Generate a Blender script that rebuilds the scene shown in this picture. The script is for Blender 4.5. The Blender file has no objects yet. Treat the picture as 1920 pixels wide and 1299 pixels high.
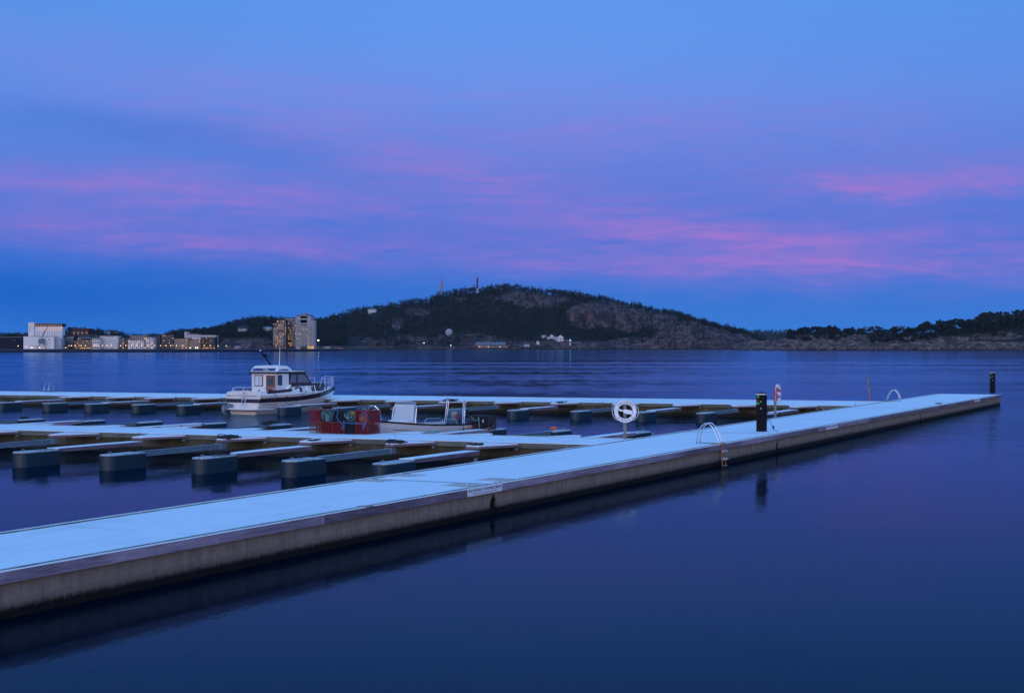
import bpy, math, random
import numpy as np
from mathutils import Vector, noise, Matrix
random.seed(7)
rng = np.random.default_rng(7)
PI = math.pi
S = bpy.context.scene
COL = S.collection
F = 3000.0      # focal length, in pixels of a 1920 px wide frame
H = 3.88        # eye height above the water
HZ = 650.0
DECK = 0.68

def X(x, Y): return (x-960)/F*Y
def Zh(y, Y): return H-(y-HZ)*Y/F
def on(x, y, h):
    """point of the horizontal plane at height h seen at photo position x, y"""
    Y = F*(H-h)/(y-HZ)
    return Vector((X(x, Y), Y, h))
def unpx(p):
    return 960+F*p[0]/p[1], HZ-F*(p[2]-H)/p[1]
def lerp(a, b, t): return a+(b-a)*t
def interp(x, pts):
    return float(np.interp(x, [p[0] for p in pts], [p[1] for p in pts]))

# ------------------------------------------------------------------ materials
def lin(r, g, b):
    f = lambda c: (c/255/12.92) if c <= 10 else ((c/255+0.055)/1.055)**2.4
    return (f(r), f(g), f(b), 1)
M = {}
def mat(name, col, rough=0.6, metal=0.0, spec=0.5, var=0.0, scale=4.0, bump=0.0, stretch=(1, 1, 1), emit=None, es=0.0, alpha=None, coord='Object'):
    m = bpy.data.materials.new(name); m.use_nodes = True
    nt = m.node_tree; b = nt.nodes['Principled BSDF']
    b.inputs['Roughness'].default_value = rough
    b.inputs['Metallic'].default_value = metal
    b.inputs['Specular IOR Level'].default_value = spec
    c = tuple(col)+((1,) if len(col) == 3 else ())
    b.inputs['Base Color'].default_value = c
    if var or bump:
        tc = nt.nodes.new('ShaderNodeTexCoord'); mp = nt.nodes.new('ShaderNodeMapping')
        mp.inputs['Scale'].default_value = stretch
        nt.links.new(tc.outputs[coord], mp.inputs['Vector'])
        n = nt.nodes.new('ShaderNodeTexNoise'); n.inputs['Scale'].default_value = scale
        n.inputs['Detail'].default_value = 6; n.inputs['Roughness'].default_value = 0.65
        nt.links.new(mp.outputs[0], n.inputs['Vector'])
        if var:
            r = nt.nodes.new('ShaderNodeValToRGB')
            r.color_ramp.elements[0].position = 0.3; r.color_ramp.elements[1].position = 0.7
            r.color_ramp.elements[0].color = tuple(max(0, v*(1-var)) for v in c[:3])+(1,)
            r.color_ramp.elements[1].color = tuple(min(1, v*(1+var)) for v in c[:3])+(1,)
            nt.links.new(n.outputs['Fac'], r.inputs[0]); nt.links.new(r.outputs[0], b.inputs['Base Color'])
        if bump:
            bp = nt.nodes.new('ShaderNodeBump'); bp.inputs['Strength'].default_value = bump
            bp.inputs['Distance'].default_value = 0.02
            nt.links.new(n.outputs['Fac'], bp.inputs['Height']); nt.links.new(bp.outputs[0], b.inputs['Normal'])
    if emit:
        b.inputs['Emission Color'].default_value = tuple(emit)+(1,)
        b.inputs['Emission Strength'].default_value = es
    M[name] = m
    return m

class NB:
    """small node-building helper"""
    def __init__(s, nt): s.nt = nt
    def new(s, t, **kw):
        n = s.nt.nodes.new(t)
        for k, v in kw.items(): setattr(n, k, v)
        return n
    def put(s, sock, v):
        if hasattr(v, 'is_linked') or isinstance(v, bpy.types.NodeSocket): s.nt.links.new(v, sock)
        else: sock.default_value = v
    def m(s, op, a, b=None, c=None, clamp=False):
        n = s.new('ShaderNodeMath', operation=op, use_clamp=clamp)
        s.put(n.inputs[0], a)
        if b is not None: s.put(n.inputs[1], b)
        if c is not None: s.put(n.inputs[2], c)
        return n.outputs[0]
    def mix(s, f, a, b):
        n = s.new('ShaderNodeMix', data_type='RGBA'); s.put(n.inputs[0], f); s.put(n.inputs[6], a); s.put(n.inputs[7], b)
        return n.outputs[2]
    def ramp(s, f, stops, interp='LINEAR'):
        n = s.new('ShaderNodeValToRGB'); cr = n.color_ramp; cr.interpolation = interp
        while len(cr.elements) < len(stops): cr.elements.new(0.5)
        for e, (p, c) in zip(cr.elements, stops):
            e.position = p; e.color = c if len(c) == 4 else tuple(c)+(1,)
        s.put(n.inputs[0], f); return n.outputs[0]
    def noise(s, vec, scale, detail=5, rough=0.6, sc=None, loc=(0, 0, 0)):
        if sc or any(loc):
            mp = s.new('ShaderNodeMapping'); mp.inputs['Scale'].default_value = sc or (1, 1, 1); mp.inputs['Location'].default_value = loc
            s.put(mp.inputs['Vector'], vec); vec = mp.outputs[0]
        n = s.new('ShaderNodeTexNoise'); n.inputs['Scale'].default_value = scale; n.inputs['Detail'].default_value = detail
        n.inputs['Roughness'].default_value = rough; s.put(n.inputs['Vector'], vec)
        return n.outputs['Fac']
    def sstep(s, v, a, b):
        n = s.new('ShaderNodeMapRange', interpolation_type='SMOOTHSTEP'); s.put(n.inputs[0], v)
        n.inputs[1].default_value = a; n.inputs[2].default_value = b
        return n.outputs[0]

mat('boat_white', (0.80, 0.79, 0.78), 0.3, var=0.06, scale=1.5)
mat('hull_white', (0.74, 0.72, 0.70), 0.35, var=0.10, scale=2.0, stretch=(0.5, 0.5, 4))
mat('dark_trim', (0.045, 0.025, 0.025), 0.4)
mat('navy', (0.03, 0.022, 0.035), 0.4)
mat('glass', (0.05, 0.08, 0.11), 0.06, spec=0.8)
mat('glass_reflect', (0.17, 0.18, 0.24), 0.15, spec=0.8)  # pale base colour carries reflected light and a white pillar behind the panes
mat('curtain', (0.55, 0.6, 0.62), 0.9, var=0.25, scale=14, stretch=(1, 1, 0.05))
mat('teak', (0.24, 0.085, 0.03), 0.45, var=0.3, scale=8, stretch=(1, 1, 0.1))
mat('steel', (0.62, 0.62, 0.62), 0.25, 0.9)
mat('rail_steel', (0.68, 0.68, 0.70), 0.3, 0.75)
mat('galv', (0.17, 0.25, 0.30), 0.5, 0.35, var=0.2, scale=6)
mat('rust', (0.28, 0.12, 0.07), 0.8, var=0.4, scale=20)
mat('black', (0.010, 0.010, 0.012), 0.8, spec=0.1)
mat('rubber', (0.015, 0.016, 0.018), 0.7)
mat('float', (0.007, 0.026, 0.044), 0.5, var=0.12, scale=3, stretch=(6, 6, 0.6))
mat('pot_red', (0.24, 0.008, 0.014), 0.6, var=0.3, scale=10)
mat('pot_black', (0.016, 0.018, 0.024), 0.6)
mat('pot_rust', (0.20, 0.05, 0.02), 0.8, var=0.4, scale=10)
mat('rope_blue', (0.03, 0.20, 0.48), 0.8)
mat('rope_teal', (0.20, 0.42, 0.42), 0.8, var=0.3, scale=30)
mat('rope_white', (0.55, 0.52, 0.52), 0.8, var=0.3, scale=30)
mat('rope_pink', (0.55, 0.36, 0.34), 0.8, var=0.3, scale=30)
mat('rope_dark', (0.02, 0.022, 0.03), 0.85)
mat('rope_orange', (0.75, 0.16, 0.05), 0.7)
mat('float_yellow', (0.65, 0.38, 0.06), 0.5)
mat('buoy_white', (0.78, 0.76, 0.76), 0.5, var=0.05, scale=5)
mat('buoy_red', (0.72, 0.06, 0.06), 0.5)
mat('band_dark', (0.03, 0.03, 0.06), 0.6)
mat('post_grey', (0.15, 0.15, 0.15), 0.55, 0.2, var=0.2, scale=8)
mat('pedestal', (0.005, 0.004, 0.008), 0.5, spec=0.12)
mat('sign_white', (0.78, 0.78, 0.80), 0.45)
mat('ink', (0.06, 0.05, 0.10), 0.6)
mat('ink_red', (0.60, 0.04, 0.07), 0.5)
mat('led_green', (0.0, 0.2, 0.0), 0.5, emit=(0.0, 0.35, 0.02), es=0.5)
mat('motor', (0.05, 0.10, 0.13), 0.3)
mat('motor_red', (0.30, 0.06, 0.10), 0.3)
mat('acrylic', (0.55, 0.58, 0.60), 0.25)
mat('moss_gap', (0.21, 0.215, 0.16), 0.9, var=0.75, scale=2.2, spec=0.1)
mat('brown', (0.20, 0.10, 0.05), 0.8)
mat('fender', (0.70, 0.72, 0.74), 0.5)
mat('marker_green', (0.01, 0.35, 0.22), 0.5)
# buildings
for n, c in dict(b_white=(0.62, 0.64, 0.68), b_grey=(0.10, 0.105, 0.12), b_dark=(0.022, 0.023, 0.035), b_brown=(0.10, 0.07, 0.062),
                 b_beige=(0.24, 0.18, 0.15), b_teal=(0.11, 0.15, 0.17), b_pink=(0.26, 0.19, 0.20), b_red=(0.08, 0.012, 0.014),
                 b_slab=(0.30, 0.34, 0.38), b_shed=(0.012, 0.012, 0.03), b_wood=(0.09,0.065,0.055), b_roof=(0.05, 0.05, 0.06),
                 b_metal=(0.13, 0.17, 0.20), b_concrete=(0.05, 0.05, 0.055), silo_white=(0.66, 0.68, 0.70), red_roof=(0.09, 0.012, 0.014)).items():
    mat(n, c, 0.8, var=0.10, scale=0.25, spec=0.1)
mat('b_glass', (0.02, 0.03, 0.045), 0.25, spec=0.6)
mat('b_glass_blue', (0.09, 0.15, 0.17), 0.3, spec=0.6)
mat('lit', (0.3, 0.15, 0.05), 0.6, emit=(1.0, 0.50, 0.20), es=0.55)
mat('lit_dim', (0.2, 0.12, 0.06), 0.6, emit=(1.0, 0.42, 0.20), es=0.22)
mat('lit_white', (0.5, 0.5, 0.5), 0.6, emit=(1.0, 0.8, 0.6), es=1.0)
mat('lamp_warm', (0.5, 0.3, 0.1), 0.6, emit=(1.0, 0.62, 0.28), es=4.0)
mat('lamp_pale', (0.5, 0.5, 0.5), 0.6, emit=(1.0, 0.85, 0.65), es=6.0)
mat('lamp_red', (0.5, 0.1, 0.1), 0.6, emit=(1.0, 0.08, 0.08), es=2.5)
mat('lamp_green', (0.1, 0.5, 0.3), 0.6, emit=(0.1, 1.0, 0.5), es=3.0)
mat('uplight', (0.6, 0.4, 0.3), 0.6, emit=(1.0, 0.55, 0.35), es=0.6)

def geo_mat(name, fn):
    m = bpy.data.materials.new(name); m.use_nodes = True
    nb = NB(m.node_tree); b = m.node_tree.nodes['Principled BSDF']
    g = nb.new('ShaderNodeNewGeometry')
    sx = nb.new('ShaderNodeSeparateXYZ'); nb.put(sx.inputs[0], g.outputs['Position'])
    fn(nb, b, g.outputs['Position'], sx, g); M[name] = m
    return m

def snow_fn(nb, b, P, sx, g):
    # along the main pier the wind has drawn the snow out in long faint streaks
    def dot(v):
        n = nb.new('ShaderNodeVectorMath', operation='DOT_PRODUCT'); nb.put(n.inputs[0], P); n.inputs[1].default_value = v; return n.outputs['Value']
    s_, t_ = dot((0.434, 0.901, 0)), dot((0.901, -0.434, 0))
    cx = nb.new('ShaderNodeCombineXYZ'); nb.put(cx.inputs[0], s_); nb.put(cx.inputs[1], t_); Q = cx.outputs[0]
    n1 = nb.noise(P, 0.45, 6, 0.65)
    n2 = nb.noise(Q, 1.0, 5, 0.6, sc=(0.16, 2.2, 1))
    n3 = nb.noise(P, 9.0, 3, 0.6)
    t = nb.m('ADD', nb.m('MULTIPLY', n1, 0.55), nb.m('MULTIPLY', n2, 0.45))
    thin = nb.m('MULTIPLY', nb.sstep(t, 0.46, 0.68), 0.28)
    # faint seams of the cover plates below, showing through here and there
    fr_ = nb.m('ABSOLUTE', nb.m('SUBTRACT', nb.m('FRACT', nb.m('DIVIDE', s_, 4.9)), 0.5))
    seam = nb.m('MULTIPLY', nb.sstep(fr_, 0.014, 0.004), nb.sstep(nb.noise(P, 0.7, 3, 0.5), 0.46, 0.60))
    thin = nb.m('ADD', thin, nb.m('MULTIPLY', seam, 0.45), clamp=True)
    c = nb.mix(thin, (0.80, 0.86, 0.89, 1), (0.42, 0.48, 0.48, 1))
    nb.put(b.inputs['Base Color'], c)
    b.inputs['Roughness'].default_value = 0.75
    bp = nb.new('ShaderNodeBump'); bp.inputs['Strength'].default_value = 0.25; bp.inputs['Distance'].default_value = 0.01
    nb.put(bp.inputs['Height'], n3); nb.put(b.inputs['Normal'], bp.outputs[0])
geo_mat('snow', snow_fn)
def thin_snow_fn(nb, b, P, sx, g):
    n1 = nb.noise(P, 14, 4, 0.6)
    c = nb.mix(nb.sstep(n1, 0.35, 0.65), (0.22, 0.28, 0.30, 1), (0.58, 0.64, 0.66, 1))
    nb.put(b.inputs['Base Color'], c); b.inputs['Roughness'].default_value = 0.8
geo_mat('thin_snow', thin_snow_fn)

def concrete_fn(nb, b, P, sx, g):
    z = sx.outputs['Z']
    streak = nb.noise(P, 1.0, 6, 0.7, sc=(9, 9, 0.6))
    blot = nb.noise(P, 3.0, 6, 0.65)
    pits = nb.noise(P, 28, 3, 0.6)
    c = nb.ramp(blot, [(0.3, (0.20, 0.16, 0.125)), (0.7, (0.31, 0.25, 0.20))])
    # stains running down from the board
    c = nb.mix(nb.m('MULTIPLY', nb.sstep(streak, 0.50, 0.72), 0.70), c, (0.09, 0.075, 0.06, 1))
    c = nb.mix(nb.m('MULTIPLY', nb.sstep(pits, 0.70, 0.76), 0.6), c, (0.06, 0.05, 0.05, 1))
    # tide marks and growth near the waterline
    zz = nb.m('ADD', z, nb.m('MULTIPLY', nb.m('SUBTRACT', nb.noise(P, 11, 8, 0.8), 0.5), 0.22))
    c = nb.mix(nb.m('MULTIPLY', nb.sstep(zz, 0.30, 0.24), 0.40), c, (0.12, 0.10, 0.085, 1))
    c = nb.mix(nb.sstep(zz, 0.23, 0.10), c, (0.012, 0.010, 0.009, 1))
    nb.put(b.inputs['Base Color'], c); b.inputs['Roughness'].default_value = 0.85; b.inputs['Specular IOR Level'].default_value = 0.1
    bp = nb.new('ShaderNodeBump'); bp.inputs['Strength'].default_value = 0.4; bp.inputs['Distance'].default_value = 0.01
    nb.put(bp.inputs['Height'], blot); nb.put(b.inputs['Normal'], bp.outputs[0])
geo_mat('concrete', concrete_fn)
def mossy_fn(nb, b, P, sx, g):
    z = sx.outputs['Z']
    blot = nb.noise(P, 1.6, 6, 0.7)
    c = nb.ramp(blot, [(0.35, (0.022, 0.030, 0.014)), (0.6, (0.085, 0.08, 0.052)), (0.75, (0.14, 0.13, 0.10))])
    zz = nb.m('ADD', z, nb.m('MULTIPLY', nb.m('SUBTRACT', nb.noise(P, 3, 6, 0.75), 0.5), 0.2))
    c = nb.mix(nb.sstep(zz, 0.25, 0.15), c, (0.008, 0.010, 0.008, 1))
    nb.put(b.inputs['Base Color'], c); b.inputs['Roughness'].default_value = 0.85
geo_mat('mossy_concrete', mossy_fn)

def wood_mat(name, dark, light):
    m = bpy.data.materials.new(name); m.use_nodes = True
    nb = NB(m.node_tree); b = m.node_tree.nodes['Principled BSDF']
    at = nb.new('ShaderNodeAttribute'); at.attribute_name = 'along'     # metres along the board, stored on the mesh
    g = nb.noise(at.outputs['Vector'], 1.0, 6, 0.7, sc=(1.6, 30, 60))
    blot = nb.noise(at.outputs['Vector'], 1.0, 4, 0.6, sc=(0.7, 3, 3))
    knots = nb.noise(at.outputs['Vector'], 1.0, 2, 0.5, sc=(5, 14, 14))
    c = nb.mix(nb.sstep(nb.m('ADD', nb.m('MULTIPLY', g, 0.6), nb.m('MULTIPLY', blot, 0.5)), 0.38, 0.72), dark, light)
    c = nb.mix(nb.m('MULTIPLY', nb.sstep(knots, 0.70, 0.76), 0.7), c, (0.05, 0.04, 0.05, 1))
    nb.put(b.inputs['Base Color'], c); b.inputs['Roughness'].default_value = 0.7
    bp = nb.new('ShaderNodeBump'); bp.inputs['Strength'].default_value = 0.5; bp.inputs['Distance'].default_value = 0.006
    nb.put(bp.inputs['Height'], g); nb.put(b.inputs['Normal'], bp.outputs[0])
    M[name] = m
wood_mat('wood_a', (0.15, 0.11, 0.145, 1), (0.40, 0.32, 0.40, 1))
wood_mat('wood_b', (0.08, 0.052, 0.07, 1), (0.24, 0.18, 0.23, 1))
wood_mat('wood_c', (0.16, 0.11, 0.10, 1), (0.28, 0.22, 0.21, 1))
wood_mat('wood_green', (0.06, 0.075, 0.06, 1), (0.15, 0.17, 0.16, 1))

# ------------------------------------------------------------------ mesh builder
class MB:
    def __init__(s): s.v = []; s.f = []; s.along = None
    def quad(s, a, b, c, d):
        n = len(s.v); s.v += [tuple(a), tuple(b), tuple(c), tuple(d)]; s.f.append((n, n+1, n+2, n+3)); return s
    def poly(s, pts):
        n = len(s.v); s.v += [tuple(p) for p in pts]; s.f.append(tuple(range(n, n+len(pts)))); return s
    def box(s, x0, x1, y0, y1, z0, z1):
        n = len(s.v)
        s.v += [(x, y, z) for z in (z0, z1) for (x, y) in ((x0, y0), (x1, y0), (x1, y1), (x0, y1))]
        s.f += [(n, n+3, n+2, n+1), (n+4, n+5, n+6, n+7)]+[(n+i, n+(i+1) % 4, n+4+(i+1) % 4, n+4+i) for i in range(4)]
        return s
    def prism(s, pts, z0, z1, tops=None):
        """vertical prism over a plan polygon (counter-clockwise)"""
        k = len(pts); n = len(s.v)
        s.v += [(p[0], p[1], z0) for p in pts]+[(p[0], p[1], z1 if tops is None else tops[i]) for i, p in enumerate(pts)]
        s.f += [tuple(n+i for i in reversed(range(k))), tuple(n+k+i for i in range(k))]
        s.f += [(n+i, n+(i+1) % k, n+k+(i+1) % k, n+k+i) for i in range(k)]
        return s
    def loft(s, secs, cap=True, close=True):
        n = len(s.v); k = len(secs[0])
        for sec in secs: s.v += [tuple(p) for p in sec]
        r = k if close else k-1
        for j in range(len(secs)-1):
            for i in range(r):
                s.f.append((n+j*k+i, n+j*k+(i+1) % k, n+(j+1)*k+(i+1) % k, n+(j+1)*k+i))
        if cap: s.f += [tuple(n+i for i in reversed(range(k))), tuple(n+(len(secs)-1)*k+i for i in range(k))]
        return s
    def tube(s, pts, r, seg=8, closed=False, r2=None):
        pts = [Vector(p) for p in pts]; secs = []; up = Vector((0, 0, 1)); N = len(pts)
        prev = None
        for i, p in enumerate(pts):
            if closed: d = pts[(i+1) % N]-pts[i-1]
            else: d = pts[min(i+1, N-1)]-pts[max(i-1, 0)]
            if d.length < 1e-9: d = Vector((0, 0, 1))
            d.normalize()
            if prev is None:
                a = d.cross(up)
                if a.length < 1e-3: a = d.cross(Vector((1, 0, 0)))
            else:
                a = prev-d*prev.dot(d)
                if a.length < 1e-6: a = d.cross(up)
            a.normalize(); prev = a; b = d.cross(a)
            rr = r if r2 is None else lerp(r, r2, i/(N-1))
            secs.append([p+a*(rr*math.cos(t))+b*(rr*math.sin(t)) for t in [2*PI*j/seg for j in range(seg)]])
        if closed: secs.append(secs[0])
        return s.loft(secs, cap=not closed)
    def ball(s, c, r, seg=12, ring=8, sq=(1, 1, 1)):
        secs = []
        for j in range(ring+1):
            t = PI*j/ring; rr = max(math.sin(t), 1e-4)
            secs.append([(c[0]+r*sq[0]*rr*math.cos(2*PI*i/seg), c[1]+r*sq[1]*rr*math.sin(2*PI*i/seg), c[2]-r*sq[2]*math.cos(t)) for i in range(seg)])
        return s.loft(secs)
    def build(s, name, m, parent=None, smooth=False, world=False, bevel=0):
        me = bpy.data.meshes.new(name)
        v = s.v
        if world and parent is not None:
            o0 = parent.matrix_basis.inverted(); v = [tuple(o0 @ Vector(p)) for p in v]
        me.from_pydata(v, [], s.f); me.update()
        import bmesh
        bm = bmesh.new(); bm.from_mesh(me); bmesh.ops.recalc_face_normals(bm, faces=bm.faces)
        if bevel: bmesh.ops.bevel(bm, geom=list(bm.edges), offset=bevel, segments=2, affect='EDGES', profile=0.5)
        bm.to_mesh(me); bm.free()
        if smooth:
            for p in me.polygons: p.use_smooth = True
            if smooth != 'all':
                try: me.set_sharp_from_angle(angle=math.radians(smooth if smooth is not True else 40))
                except Exception: pass
        if s.along is not None:
            a = me.attributes.new('along', 'FLOAT_VECTOR', 'POINT')
            for i, vv in enumerate(s.along[:len(me.vertices)]): a.data[i].vector = vv
        me.materials.append(M[m] if isinstance(m, str) else m)
        o = bpy.data.objects.new(name, me); COL.objects.link(o)
        if parent is not None: o.parent = parent
        return o
def tag(o, label=None, cat=None, group=None, kind=None):
    if label: o['label'] = label
    if cat: o['category'] = cat
    if group: o['group'] = group
    if kind: o['kind'] = kind
    return o
def empty(name, loc, label, cat, group=None, rz=0.0):
    o = bpy.data.objects.new(name, None); COL.objects.link(o); o.empty_display_size = 0.3
    o.location = loc; o.rotation_euler = (0, 0, rz); tag(o, label, cat, group)
    o.matrix_basis = Matrix.Translation(Vector(loc)) @ Matrix.Rotation(rz, 4, 'Z')
    return o
def copy_tree(o, parent=None):
    c = o.copy(); COL.objects.link(c)
    if parent is not None: c.parent = parent
    for ch in list(o.children):
        copy_tree(ch, c)
    return c
def place(o, loc, rz, label, group=None, sc=None):
    o.location = loc; o.rotation_euler = (0, 0, rz); o['label'] = label
    if group: o['group'] = group
    if sc: o.scale = sc
    return o
def text_mesh(name, body, size, m, parent, mw, shear=0, sx=1.0):
    cu = bpy.data.curves.new(name, 'FONT'); cu.body = body; cu.size = size; cu.extrude = 0.002; cu.shear = shear
    cu.align_x = 'LEFT'; cu.align_y = 'BOTTOM'
    t = bpy.data.objects.new(name, cu); COL.objects.link(t)
    bpy.context.view_layer.update()
    me = bpy.data.meshes.new_from_object(t.evaluated_get(bpy.context.evaluated_depsgraph_get()))
    bpy.data.objects.remove(t)
    me.transform(mw @ Matrix.Diagonal((sx, 1, 1, 1)))
    me.materials.clear(); me.materials.append(M[m])
    o = bpy.data.objects.new(name, me); COL.objects.link(o); o.parent = parent
    return o
# ------------------------------------------------------------------ world: dusk sky with pink streaks
W = bpy.data.worlds.new('World'); S.world = W; W.use_nodes = True
nb = NB(W.node_tree); bg = W.node_tree.nodes['Background']
tc = nb.new('ShaderNodeTexCoord'); D = tc.outputs['Generated']
sx = nb.new('ShaderNodeSeparateXYZ'); nb.put(sx.inputs[0], D)
el0 = nb.m('ARCSINE', sx.outputs['Z']); az = nb.m('ARCTAN2', sx.outputs['X'], sx.outputs['Y'])
cv = nb.new('ShaderNodeCombineXYZ'); nb.put(cv.inputs[0], az); nb.put(cv.inputs[1], el0)
V = cv.outputs[0]
soft = nb.noise(V, 1.0, 5, 0.55, sc=(9, 60, 1))
fine = nb.noise(V, 1.0, 7, 0.62, sc=(34, 190, 1), loc=(3, 1, 0))
wav = nb.noise(V, 1.0, 4, 0.6, sc=(14, 30, 1), loc=(7, 3, 0))
el = nb.m('ADD', el0, nb.m('MULTIPLY', nb.m('SUBTRACT', wav, 0.5), 0.022))
el = nb.m('ADD', el, nb.m('MULTIPLY', nb.m('SUBTRACT', fine, 0.5), 0.006))
def A(x): return math.atan((x-960)/F)
def E(y): return math.atan((HZ-y)/F)
hi = PI/2
base = nb.ramp(nb.m('DIVIDE', nb.m('MAXIMUM', el0, 0.0), hi), [
    (0.0, lin(50, 124, 214)), (E(560)/hi, lin(50, 116, 212)), (E(450)/hi, lin(66, 116, 214)), (E(330)/hi, lin(84, 126, 218)),
    (E(180)/hi, lin(96, 142, 230)), (E(30)/hi, lin(88, 147, 231)), (0.22, lin(98, 160, 242)), (0.40, (0.155, 0.42, 0.98, 1)), (1.0, (0.16, 0.43, 1.0, 1))])
# deeper blue low on the left
def gauss(xc, yc, sxp, syp, slope=0.0):
    """soft ellipse in azimuth/elevation, given in degrees-equivalents of the photograph"""
    da = nb.m('SUBTRACT', az, A(xc)); b_ = nb.m('DIVIDE', da, sxp/F)
    de = nb.m('SUBTRACT', nb.m('SUBTRACT', el, E(yc)), nb.m('MULTIPLY', da, -slope))
    a_ = nb.m('DIVIDE', de, syp/F)
    return nb.m('EXPONENT', nb.m('MULTIPLY', nb.m('ADD', nb.m('MULTIPLY', a_, a_), nb.m('MULTIPLY', b_, b_)), -1.0))
dk = nb.m('ADD', nb.m('MULTIPLY', gauss(20, 560, 560, 75), 0.95), nb.m('MULTIPLY', gauss(360, 262, 330, 42, 0.12), 0.24))
dk = nb.m('ADD', dk, nb.m('MULTIPLY', gauss(90, 235, 300, 38, 0.1), 0.10), clamp=True)
base = nb.mix(dk, base, lin(10, 98, 200))
pale = nb.m('MULTIPLY', gauss(1000, 60, 600, 150), 0.45, clamp=True)
base = nb.mix(pale, base, lin(108, 158, 244))
bands = [ # x, y, width, height, slope, strength
 (120, 352, 420, 36, 0.02, 0.44), (400, 368, 340, 34, 0.05, 0.42), (90, 425, 260, 22, 0.0, 0.30), (230, 452, 320, 26, 0.06, 0.42), (560, 465, 200, 22, 0.0, 0.50),
 (520, 225, 520, 75, 0.22, 0.30), (900, 340, 260, 45, 0.22, 0.42), (980, 372, 120, 16, 0.05, 0.28), (1180, 250, 600, 110, 0.05, 0.22),
 (1180, 412, 260, 22, 0.05, 0.32), (1420, 447, 230, 15, 0.04, 0.55), (1100, 440, 260, 22, 0.0, 0.30), (1500, 455, 420, 60, 0.0, 0.34),
 (1560, 352, 130, 16, 0.12, 0.55), (1800, 360, 260, 24, 0.02, 0.85), (1860, 335, 260, 36, 0.0, 0.50), (1500, 240, 420, 60, 0.0, 0.16),
 (1080, 492, 280, 18, 0.03, 0.35), (1380, 500, 240, 16, 0.02, 0.34), (1600, 500, 95, 5, 0.16, 0.40), (1720, 518, 100, 6, 0.14, 0.30),
 (1700, 495, 380, 44, 0.04, 0.55), (1200, 505, 500, 30, 0.02, 0.34), (1250, 440, 620, 75, 0.03, 0.30), (350, 410, 480, 75, 0.02, 0.34), (1000, 230, 700, 90, 0.08, 0.22), (1850, 470, 200, 26, 0.0, 0.35)]
tot = None
for (x_, y_, w_, h_, s_, st) in bands:
    g = nb.m('MULTIPLY', gauss(x_, y_, w_, h_, s_), st)
    tot = g if tot is None else nb.m('ADD', tot, g)
# streaks go on behind and to the sides of the view
side = nb.m('MULTIPLY', nb.sstep(soft, 0.50, 0.70), nb.m('MULTIPLY', nb.sstep(nb.m('ABSOLUTE', az), 0.36, 0.6), nb.m('MULTIPLY', nb.sstep(el0, 0.02, 0.06), nb.sstep(el0, 0.30, 0.12))))
wisp = nb.noise(V, 1.0, 8, 0.68, sc=(16, 150, 1), loc=(1, 8, 0))
tex = nb.m('ADD', nb.m('MULTIPLY', nb.sstep(soft, 0.30, 0.68), 0.42), nb.m('MULTIPLY', nb.sstep(fine, 0.34, 0.68), 0.38))
tex = nb.m('ADD', nb.m('ADD', tex, 0.24), nb.m('MULTIPLY', nb.sstep(wisp, 0.36, 0.66), 0.42))
pk = nb.m('MULTIPLY', nb.m('ADD', nb.m('MULTIPLY', tot, tex), nb.m('MULTIPLY', side, 0.5)), 0.52, clamp=True)
sky = nb.mix(pk, base, lin(168, 120, 208))
# afterglow low in the sky on the side behind the camera
back = nb.m('MULTIPLY', nb.sstep(sx.outputs['Y'], -0.15, -0.85), nb.m('EXPONENT', nb.m('MULTIPLY', nb.m('MULTIPLY', el0, el0), -1/0.05)))
glow = nb.mix(back, (0, 0, 0, 1), (2.1, 1.65, 1.55, 1))
add = nb.new('ShaderNodeMix', data_type='RGBA', blend_type='ADD'); add.inputs[0].default_value = 1.0
nb.put(add.inputs[6], sky); nb.put(add.inputs[7], glow)
nb.put(bg.inputs['Color'], add.outputs[2]); bg.inputs['Strength'].default_value = 1.0

sun = bpy.data.lights.new('dusk_sun', 'SUN'); sun.energy = 1.0; sun.angle = math.radians(40); sun.color = (1.0, 0.84, 0.80)
so = bpy.data.objects.new('dusk_sun', sun); COL.objects.link(so)
so.rotation_euler = Vector((0.30, 1.0, -0.08)).to_track_quat('-Z', 'Y').to_euler()   # low, behind the camera

cam = bpy.data.cameras.new('camera'); cam.sensor_width = 36; cam.lens = F/1920*36; cam.clip_start = 0.5; cam.clip_end = 30000
co = bpy.data.objects.new('camera', cam); COL.objects.link(co); co.location = (0, 0, H)
co.rotation_euler = (PI/2, 0, 0); S.camera = co
S.view_settings.view_transform = 'Standard'; S.view_settings.look = 'None'; S.view_settings.gamma = 1; S.view_settings.exposure = 0
S.render.engine = 'CYCLES'
S.cycles.max_bounces = 6; S.cycles.caustics_reflective = False; S.cycles.caustics_refractive = False
S.cycles.sample_clamp_indirect = 4

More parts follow.
